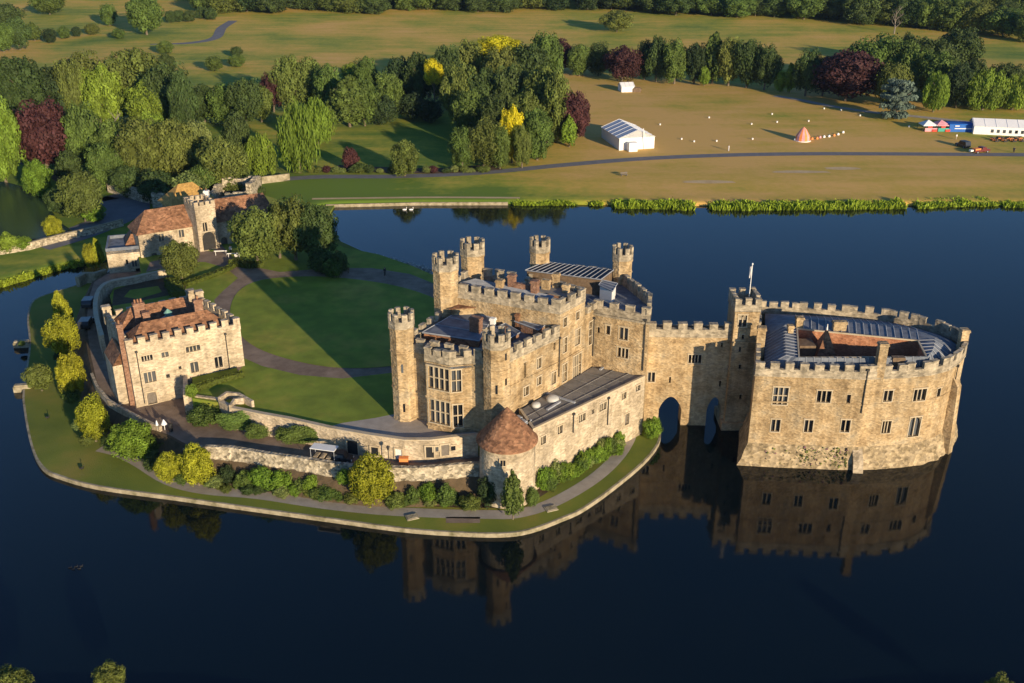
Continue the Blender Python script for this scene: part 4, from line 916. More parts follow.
# ------------------------------------------------------------------ plants
def leafattr(me, vals):
    at = me.attributes.new('leaf', 'FLOAT', 'POINT'); at.data.foreach_set('value', vals)
def crownmesh(name, seed, nclump=46, leaves=90, ls=.075, shape='round', core=.72, cr=(.2, .36)):
    r = random.Random(seed); mb = MB(); vals = []
    cl = []
    for i in range(nclump):
        z = 1-2*(i+.5)/nclump; ph = i*2.39996+r.uniform(-.3, .3); rr = math.sqrt(1-z*z); k = r.uniform(.55, .92)
        p = Vector((rr*math.cos(ph), rr*math.sin(ph), z))*k
        if shape == 'cone': h = (p.z+1)/2; s = (1.15-h)*.9; p = Vector((p.x*s, p.y*s, p.z))
        if shape == 'oak': p.z *= .75; p *= r.uniform(.85, 1.1)
        if shape == 'willow': p.z = p.z*.9-.05
        if shape == 'cedar': p = Vector((p.x*1.05, p.y*1.05, round((p.z+1)*3.0)/3.0-1))*(1 if p.z < .4 else .8)
        cl.append((p, r.uniform(*cr)*(.6 if shape == 'cone' and p.z > .4 else 1)))
    for p, cr_ in cl:
        tone = r.random()
        for j in range(leaves):
            d = Vector((r.gauss(0, 1), r.gauss(0, 1), r.gauss(0, 1))).normalized()
            if shape == 'willow': d.z *= 1.9; d.x *= .8; d.y *= .8
            if shape == 'cedar': d.z *= .28
            c = p+d*cr_*r.uniform(.72, 1.06)
            if c.z < -1.0 or c.length < .5: continue
            nrm = (d+Vector((r.gauss(0, .33), r.gauss(0, .33), r.gauss(0, .33)))).normalized()
            t = nrm.orthogonal().normalized(); t = Matrix.Rotation(r.uniform(0, 6.28), 3, nrm)@t
            b = nrm.cross(t); s = ls*r.uniform(.6, 1.25); s2 = s*r.uniform(.6, 1)
            if shape == 'willow': t = Vector((t.x*.3, t.y*.3, -1)).normalized(); b = nrm.cross(t).normalized(); s *= 1.9; s2 = ls*.4
            mb.add([c-t*s-b*s2*.4, c+b*s2, c+t*s-b*s2*.3, c-b*s2], [(0, 1, 2, 3)])
            v = max(0, min(1, .5*tone+.5*r.random())); vals += [v]*4
    if core:
        bm = bmesh.new(); bmesh.ops.create_icosphere(bm, subdivisions=3, radius=1)
        sx = {}
        for i, v in enumerate(bm.verts):
            dn = v.co.normalized(); best = 0.42
            for p, cr_ in cl:
                t = dn.dot(p); 
                if t > 0:
                    perp = (p-dn*t).length
                    if perp < cr_*.85: best = max(best, t+math.sqrt((cr_*.85)**2-perp**2)*.8)
            v.co = dn*best*(.84)
            if shape == 'cedar': v.co *= .6
        off = len(mb.v); mb.v += [tuple(v.co) for v in bm.verts]; mb.f += [tuple(v.index+off for v in f.verts) for f in bm.faces]; mb.m += [0]*len(bm.faces)
        vals += [max(0, min(1, .2+.2*noise.noise(v.co*5))) for v in bm.verts]; bm.free()
    me = mb.mesh(name, M['leaf']); leafattr(me, vals)
    # rescale to unit height 0..1 (z) and radius .5
    zs = [v.co.z for v in me.vertices]; z0, z1 = min(zs), max(zs); rx = max(abs(v.co.x) for v in me.vertices)
    for v in me.vertices: v.co.x *= .5/rx; v.co.y *= .5/rx; v.co.z = (v.co.z-z0)/(z1-z0)
    return me
def trunkmesh(name, seed, dead=False):
    r = random.Random(seed); mb = MB()
    pts = [(0, 0, -.03)]; 
    for k in range(1, 5): pts.append((pts[-1][0]+r.uniform(-.02, .02), pts[-1][1]+r.uniform(-.02, .02), k*.17))
    for k in range(4): mb.tube(pts[k], pts[k+1], .035*(1-k*.2), .035*(1-(k+1)*.2), 8)
    for k in range(9):
        a = k*2.4; z = .2+.055*k; L = r.uniform(.2, .36); b = (math.cos(a)*L, math.sin(a)*L, z+r.uniform(.12, .28)); p = pts[min(4, int(z/.17))]
        mb.tube((p[0], p[1], z), b, .013, .004, 5)
        if dead:
            for q_ in range(4): c = lerp2((0, 0), (b[0], b[1]), .6); mb.tube((c[0], c[1], z+(b[2]-z)*.6), (c[0]+r.uniform(-.12, .12), c[1]+r.uniform(-.12, .12), b[2]+r.uniform(0, .15)), .005, .002, 4)
    return mb.mesh(name, M['dead' if dead else 'bark'])
CR = {'round': [crownmesh('crown_round', 11+i, 70, 175, .044, 'round') for i in range(4)],
      'oak': [crownmesh('crown_oak', 31+i, 66, 175, .044, 'oak', cr=(.2, .34)) for i in range(3)],
      'cone': [crownmesh('crown_cone', 51+i, 64, 90, .055, 'cone', cr=(.16, .26)) for i in range(2)],
      'willow': [crownmesh('crown_willow', 61+i, 46, 160, .05, 'willow', cr=(.22, .34)) for i in range(2)],
      'cedar': [crownmesh('crown_cedar', 71, 60, 110, .055, 'cedar', core=.4, cr=(.22, .34))],
      'bush': [crownmesh('crown_bush', 81+i, 36, 130, .062, 'round', cr=(.26, .42)) for i in range(3)]}
TR = [trunkmesh('trunk', 5), trunkmesh('trunk', 6)]; TRD = trunkmesh('bare_trunk', 9, True)
GREEN = dict(dark=(.058, .092, .024), mid=(.092, .142, .028), lime=(.155, .235, .026), olive=(.115, .145, .030), gold=(.265, .275, .018), yellow=(.50, .47, .016), copper=(.070, .028, .028),
             blue=(.14, .19, .15), bright=(.13, .22, .022), deep=(.034, .060, .020), pale=(.165, .21, .06))
def tree(x, y, z, h, w, kind, colr, name, label, cat, group=None, ct=.12, seed=0, trunk=True, wy=None):
    r = random.Random(seed*13+int(x*7)+int(y*3)); e = empty(name, (x, y, z), label, cat, group, rz=0); e['local'] = 1
    ms = CR[kind]; me = ms[r.randrange(len(ms))]
    c = bpy.data.objects.new('crown' if trunk else 'foliage', me); COL.objects.link(c); c.parent = e
    c.location = (0, 0, h*ct); c.scale = (w*r.uniform(.9, 1.08), wy or w*r.uniform(.85, 1.15), h*(1-ct)); c.rotation_euler = (0, 0, 0 if wy else r.uniform(0, 6.28))
    cc_ = GREEN[colr]; f = r.uniform(.86, 1.16); g_ = r.uniform(.93, 1.08)
    c.color = (cc_[0]*f*g_, cc_[1]*f, cc_[2]*f, 1)
    if trunk:
        t = bpy.data.objects.new('trunk', TR[r.randrange(2)]); COL.objects.link(t); t.parent = e; t.scale = (min(w, h*.9),)*2+(h*.95,); t.rotation_euler = (0, 0, r.uniform(0, 6.28))
    return e
CW = dict(dark='dark green', mid='mid green', lime='lime green', olive='olive green', gold='golden green', yellow='bright yellow', copper='dark copper red', blue='blue grey', bright='bright green', deep='very dark green', pale='pale green')
KW = dict(round='round headed', oak='spreading', cone='pointed', willow='weeping', cedar='layered', bush='rounded')
def ptree(px, ytop, ybase, w, kind, colr, label=None, group=None, zone='', z=None, ct=.1, name=None, trunk=True):
    if z is None: x, y, zz = GT(px, ybase)
    else: (x, y), zz = G(px, ybase, z), z
    h = hgt(x, y, zz, ytop); wm_ = w*dist(x, y, zz+h/2)/CF
    # the base seen in the photograph is the front edge of the crown: push the axis back a little
    nm = name or {'willow': 'willow_tree', 'cedar': 'cedar_tree', 'cone': 'conifer'}.get(kind, 'shrub' if not trunk else 'tree')
    if colr == 'copper' and trunk: nm = 'copper_beech'
    if not label:
        label = '%s %s %s %s' % (CW[colr], KW[kind], 'tree' if trunk else 'shrub', zone); group = group or ('trees '+zone)
    return tree(x, y, zz, h, wm_, kind, colr, nm, label, 'tree' if trunk else 'shrub', group, ct, int(px*3+ytop), trunk)
# island trees
I = lambda *a, **k: ptree(*a, **k)
for px, yt, yb, w, kd, co, lb, z in [
    (65, 290, 330, 20, 'cone', 'gold', 'narrow golden tree, farthest back in the row beside the left drive', .9),
    (66, 313, 357, 36, 'oak', 'gold', 'golden leafed tree second from the back of the left drive row', 1.5),
    (76, 350, 398, 32, 'oak', 'gold', 'tall golden tree in the left row level with the tower house front', 1.5),
    (96, 394, 440, 37, 'round', 'gold', 'large golden tree left of the terrace low wall', 1.5),
    (42, 362, 390, 30, 'bush', 'olive', 'olive round tree alone on the outer grass by the little jetty', 1.3),
    (135, 420, 458, 46, 'round', 'bright', 'broad bright green tree beside the terrace entrance', 1.5),
    (171, 452, 482, 30, 'round', 'gold', 'smaller golden green tree at the left end of the rubble wall', 1.3),
    (199, 443, 484, 42, 'round', 'gold', 'big golden green tree at the left end of the rubble wall', 1.3),
    (373, 454, 503, 47, 'round', 'gold', 'dense golden conical tree in the middle of the rubble wall', 1.3),
    (513, 468, 518, 26, 'cone', 'mid', 'upright dark tree on the lakeside walk before the round tower', 1.3),
    (182, 239, 279, 46, 'round', 'olive', 'round dense tree in front of the gatehouse hall', 7),
    (258, 207, 264, 64, 'oak', 'olive', 'big round olive tree right of the gatehouse arch', 7),
    (296, 192, 260, 56, 'oak', 'olive', 'tall dark olive tree on the bank behind the round tree by the gatehouse', 7),
    (320, 203, 264, 48, 'oak', 'dark', 'dark tree at the water edge, rightmost of the bailey tree clump', 7),
    (280, 205, 258, 44, 'oak', 'dark', 'shaded dark tree squeezed between the two big bailey trees', 7)]:
    I(px, yt, yb, w, kd, co, lb, z=z, ct=.08 if z > 2 else .04)
# shrubs: (px, ytop, ybase, w, colour, z, label)
def shrub(px, yt, yb, w, co, z, label, group=None, dy=None, kind='bush'):
    (x, y) = G(px, yb, z); h = max(.5, hgt(x, y, z, yt)); wm_ = w*dist(x, y, z)/CF
    return tree(x, y, z, h, wm_, kind, co, 'shrub', label, 'shrub', group, 0, int(px*5), False, wy=dy)
for i, (px, yt, yb, w, co, lb) in enumerate([
    (228, 466, 484, 24, 'deep', 'dark shrub in the wall bed beside the paired golden trees'), (246, 470, 487, 20, 'mid', 'mid green shrub left in the rubble wall bed'), (264, 465, 489, 30, 'bright', 'bright green shrub, tallest left of centre in the wall bed'),
    (282, 470, 491, 26, 'bright', 'bright shrub beside the tallest one in the wall bed'), (301, 478, 492, 24, 'mid', 'low mid green shrub at the centre of the wall bed'), (312, 474, 494, 20, 'bright', 'leafy bright shrub against the rubble wall centre'),
    (328, 486, 498, 30, 'mid', 'low spreading shrub left of the golden conical tree'), (345, 468, 484, 18, 'bright', 'climbing shrub high on the rubble wall beside the golden tree'), (352, 492, 502, 20, 'olive', 'small low shrub at the foot of the golden conical tree'),
    (395, 492, 508, 22, 'olive', 'olive shrub right of the golden conical tree'), (413, 487, 505, 20, 'mid', 'dark clump right of the conical tree near the walk'), (428, 482, 503, 22, 'bright', 'bright leafy shrub against the right half of the rubble wall'),
    (446, 484, 507, 22, 'mid', 'rounded green shrub in the right half of the wall bed'), (464, 478, 494, 16, 'lime', 'light green climber near the right end of the rubble wall'), (470, 496, 509, 24, 'olive', 'low flowering shrub at the right end of the wall bed'),
    (489, 474, 505, 30, 'deep', 'dark bush at the left foot of the round tower'), (532, 486, 506, 16, 'mid', 'small shrub at the right foot of the round tower'), (639, 407, 426, 22, 'bright', 'bright bush in the corner by the first bridge arch'),
    (205, 405, 424, 38, 'mid', 'clipped green hedge covering the wall beside the notch'), (192, 384, 398, 14, 'lime', 'small lime bush beside the cross wall')]):
    z = .6 if yb > 426 and px not in (345,) else (4.2 if px == 205 else (7 if px == 192 else .6))
    if px == 345: z = 3.0
    if px == 639: tree(19.7, 122.6, .55, 3.4, 2.8, 'bush', 'bright', 'shrub', lb, 'shrub', None, 0, 3, False); continue
    shrub(px, yt, yb, w, co, z, lb)
for i in range(26):
    t = .06+.68*i/25; p = lerp2(a0, a1, t); k_ = rnd.uniform(.35, 1.1); p = (p[0]+k_*.75, p[1]-k_*.8)
    tree(p[0], p[1], .5, rnd.uniform(1.6, 4.0)*(1-.2*t), rnd.uniform(1.6, 2.9), 'bush', ('bright', 'mid', 'lime', 'bright', 'pale')[i % 5], 'shrub', 'leafy climbing shrub in the row along the foot of the service wing', 'shrub', 'shrubs along the service wing', 0, i, False)
for i in range(34):
    t = i/33; c_ = lerp2(G(206, 484, .6), G(476, 503, .6), t); c_ = (c_[0]+rnd.uniform(-.4, .4), c_[1]-.6+1.3*math.sin(i*1.7)*.5-2.0*math.sin(t*3.14)*.2)
    tree(c_[0], c_[1], .5, rnd.uniform(.8, 1.9), rnd.uniform(1.4, 2.6), 'bush', rnd.choice(['dark', 'mid', 'olive', 'pale', 'bright', 'deep']), 'shrub', 'low mixed shrub at the front of the bed between rubble wall and lakeside walk', 'shrub', 'low shrubs in the wall bed', 0, i, False)
# ivy on inner wall
for px, py, w, h in ((240, 424, 6.5, 2.5), (258, 433, 4.0, 1.9), (303, 438, 7.5, 2.3), (284, 434, 3, 1.5)):
    x, y = G(px, py+8, 4.2); o = tree(x, y, 4.4, h+.6, w, 'bush', 'mid', 'climber', {240: 'ivy like climber covering the left end of the retaining wall', 258: 'thin climber trailing beside the ivy at the retaining wall', 303: 'spreading climber on the middle of the retaining wall left of the buggy', 284: 'small tuft of climber on the retaining wall between larger ones'}[px], 'climber', None, 0, px, False, wy=1.5)
# low planting on the terrace slope
for i, (px, yb) in enumerate([(60, 360), (72, 402), (82, 430), (88, 445), (108, 447), (118, 450), (150, 458), (160, 452), (152, 470), (182, 484), (214, 486), (168, 444), (178, 448), (104, 432), (70, 345), (58, 335)]):
    shrub(px, yb-8-(i*5 % 6), yb, 16+(i*7 % 9), ('dark', 'mid', 'pale', 'olive')[i % 4], 1.4 if px != 168 else 2.5, 'low shrub in the planting below the tower house terrace', 'shrubs below the terrace')
# hedges
def hedge(pts, z, h, w, label):
    mb = MB(); c = spline(pts, 8); vals = []
    r = random.Random(int(pts[0][0]*10))
    for i in range(len(c)-1):
        a, b = c[i], c[i+1]; L = math.hypot(b[0]-a[0], b[1]-a[1]); mb.obox(lerp2(a, b, .5), (b[0]-a[0], b[1]-a[1]), L, w*.92, z, z+h*.94)
        vals += [.3]*8
        for k in range(int(L*60)):
            p = lerp2(a, b, r.random()); s = r.uniform(-w/2, w/2); d = ((b[0]-a[0])/L, (b[1]-a[1])/L); top = r.random() < .5
            hh = h if top else r.uniform(0, h); s = s if top else (w/2 if r.random() < .5 else -w/2)
            x, y, zz = p[0]-d[1]*s, p[1]+d[0]*s, z+hh; v1 = Vector((r.gauss(0, .1), r.gauss(0, .1), r.gauss(0, .07))); v2 = Vector((r.gauss(0, .1), r.gauss(0, .1), r.gauss(0, .07)))
            q_ = Vector((x, y, zz)); mb.add([q_-v1, q_-v2, q_+v1, q_+v2], [(0, 1, 2, 3)]); vals += [r.random()]*4
    me = mb.mesh('hedge', M['leaf']); leafattr(me, vals); o = bpy.data.objects.new('hedge', me); COL.objects.link(o); o.color = (.085, .11, .016, 1); tag(o, label, 'hedge')
hedge(P7((172, 284), (176, 292), (180, 298)), 7, 1.3, 2.6, 'low clipped hedge bordering the small lawn behind the tower house')
hedge(P7((186, 286), (205, 279), (228, 270), (236, 264)), 7, .7, 1.3, 'long low clipped hedge along the drive to the gatehouse')
hedge([G(190, 393, 7), G(215, 384, 7), G(243, 376, 7)], 7, .8, .9, 'clipped hedge along the foot of the tower house front')
hedge(P7((232, 263), (250, 267), (262, 265)), 7, .8, 2.0, 'low rounded hedge under the big bailey tree')
for px, yt, yb, w, co in ((322, 248, 272, 30, 'dark'), (340, 250, 274, 24, 'dark'), (333, 258, 277, 24, 'mid')):
    shrub(px, yt, yb, w, co, 7, 'dark rounded bush beside the drive at the far end of the oval lawn', 'bushes at the far side of the drive')
# white flowering row on the far bank: one border nobody could count
mb = MB(); r = random.Random(4)
for i in range(1500):
    t = r.random(); x, y = G(375+58*t+r.uniform(-2, 2), 261+15*t+r.uniform(-3, 3), 4.6); z = 4.3+r.uniform(0, 1.3)
    c = Vector((x, y, z)); v1 = Vector([r.gauss(0, .16) for _ in range(3)]); v2 = Vector([r.gauss(0, .16) for _ in range(3)]); mb.add([c-v1, c-v2, c+v1, c+v2], [(0, 1, 2, 3)])
tag(mb.build('flower_border', M['whiteflower']), 'white flowering shrub border along the far bailey bank', 'flowers', kind='stuff')
mb = MB()
for i in range(300):
    px = r.choice([r.gauss(825, 22), r.gauss(806, 6), r.gauss(838, 6), r.gauss(848, 5), r.uniform(758, 900)]); s, z = onwall(*[tuple(p) for p in (lo[0], lo[1])], px, 458); f = r.uniform(.35, .95); s = max(.5, min(15, s)); p = lerp2(lerp2(lo[0], lo[1], s/16.5), lerp2(gpts[0], gpts[1], s/16.5), f)
    c = Vector((p[0], p[1]-.12, -1+3.95*f)); v1 = Vector([r.gauss(0, .085) for _ in range(3)]); v2 = Vector([r.gauss(0, .085) for _ in range(3)]); mb.cur = 1 if r.random() < .2 else 0; mb.add([c-v1, c-v2, c+v1, c+v2], [(0, 1, 2, 3)])
M['weed'] = mat('wall_plants', [(.10, .13, .03), (.18, .19, .05)], 3, .9)
tag(mb.build('wall_plants', [M['weed'], M['flower']]), 'purple flowered plants rooted in the sloping foot of the lake keep', 'plants', kind='stuff')

# reeds along the far shore and moat
def reeds(pts, n, wid, h, label, col=(.24, .33, .025), zf=None, gap=None):
    mb = MB(); vals = []; r = random.Random(n); c = spline(pts, 6)
    seg = [math.hypot(c[i+1][0]-c[i][0], c[i+1][1]-c[i][1]) for i in range(len(c)-1)]; T = sum(seg)
    for k in range(n):
        t = r.random()*T; i = 0
        while i < len(seg)-1 and t > seg[i]: t -= seg[i]; i += 1
        p = lerp2(c[i], c[i+1], t/seg[i])
        if noise.noise(Vector((p[0]*.12, p[1]*.12, 5))) < -.6: continue
        x = p[0]+r.gauss(0, .3); y = p[1]+r.uniform(-wid, wid)*(1+.5*noise.noise(Vector((p[0]*.2, 0, 2)))); hh = .62*h*r.uniform(.4, 1.15)*(1+.6*noise.noise(Vector((x*.35, y*.35, 1)))); lean = Vector((r.gauss(0, .4), r.gauss(0, .4), 0)); s = .22
        a = r.uniform(0, 3.14); d = Vector((math.cos(a), math.sin(a), 0))*s; b = Vector((x, y, -.1)); tp = b+Vector((0, 0, hh))+lean
        mb.add([b-d, b+d, tp+d*.4, tp-d*.6], [(0, 1, 2, 3)]); v = r.random(); vals += [v*.6, v*.6, v, v]
    me = mb.mesh('reeds', M['leaf']); leafattr(me, vals); o = bpy.data.objects.new('reeds', me); COL.objects.link(o); o.color = (*col, 1); tag(o, label, 'reeds', kind='stuff')
reeds([G(*p) for p in ((515, 204.5), (575, 204.5))], 1400, 1.2, 1.5, 'bright green reed bed on the far shore below the grove')
reeds([G(*p) for p in ((592, 205), (602, 205))], 260, .9, 1.4, 'small clump of reeds between the two long far reed beds')
reeds([G(*p) for p in ((614, 206), (680, 207.5), (760, 208), (840, 207.5), (902, 206.5))], 9000, 2.2, 2.2, 'long bright green reed bed along the far lake shore')
reeds([G(*p) for p in ((915, 206), (960, 204), (998, 203))], 2600, 2.6, 1.7, 'thinner reed bed near the right end of the far shore')
reeds([G(*p) for p in ((1003, 206), (1026, 206))], 700, 1.6, 1.7, 'reed clump at the right frame edge')
reeds([G(*p) for p in ((-20, 292), (0, 286), (25, 279), (55, 270), (85, 264))], 2600, 1.6, 1.6, 'reeds lining the narrow moat at the left edge', (.24, .31, .025))

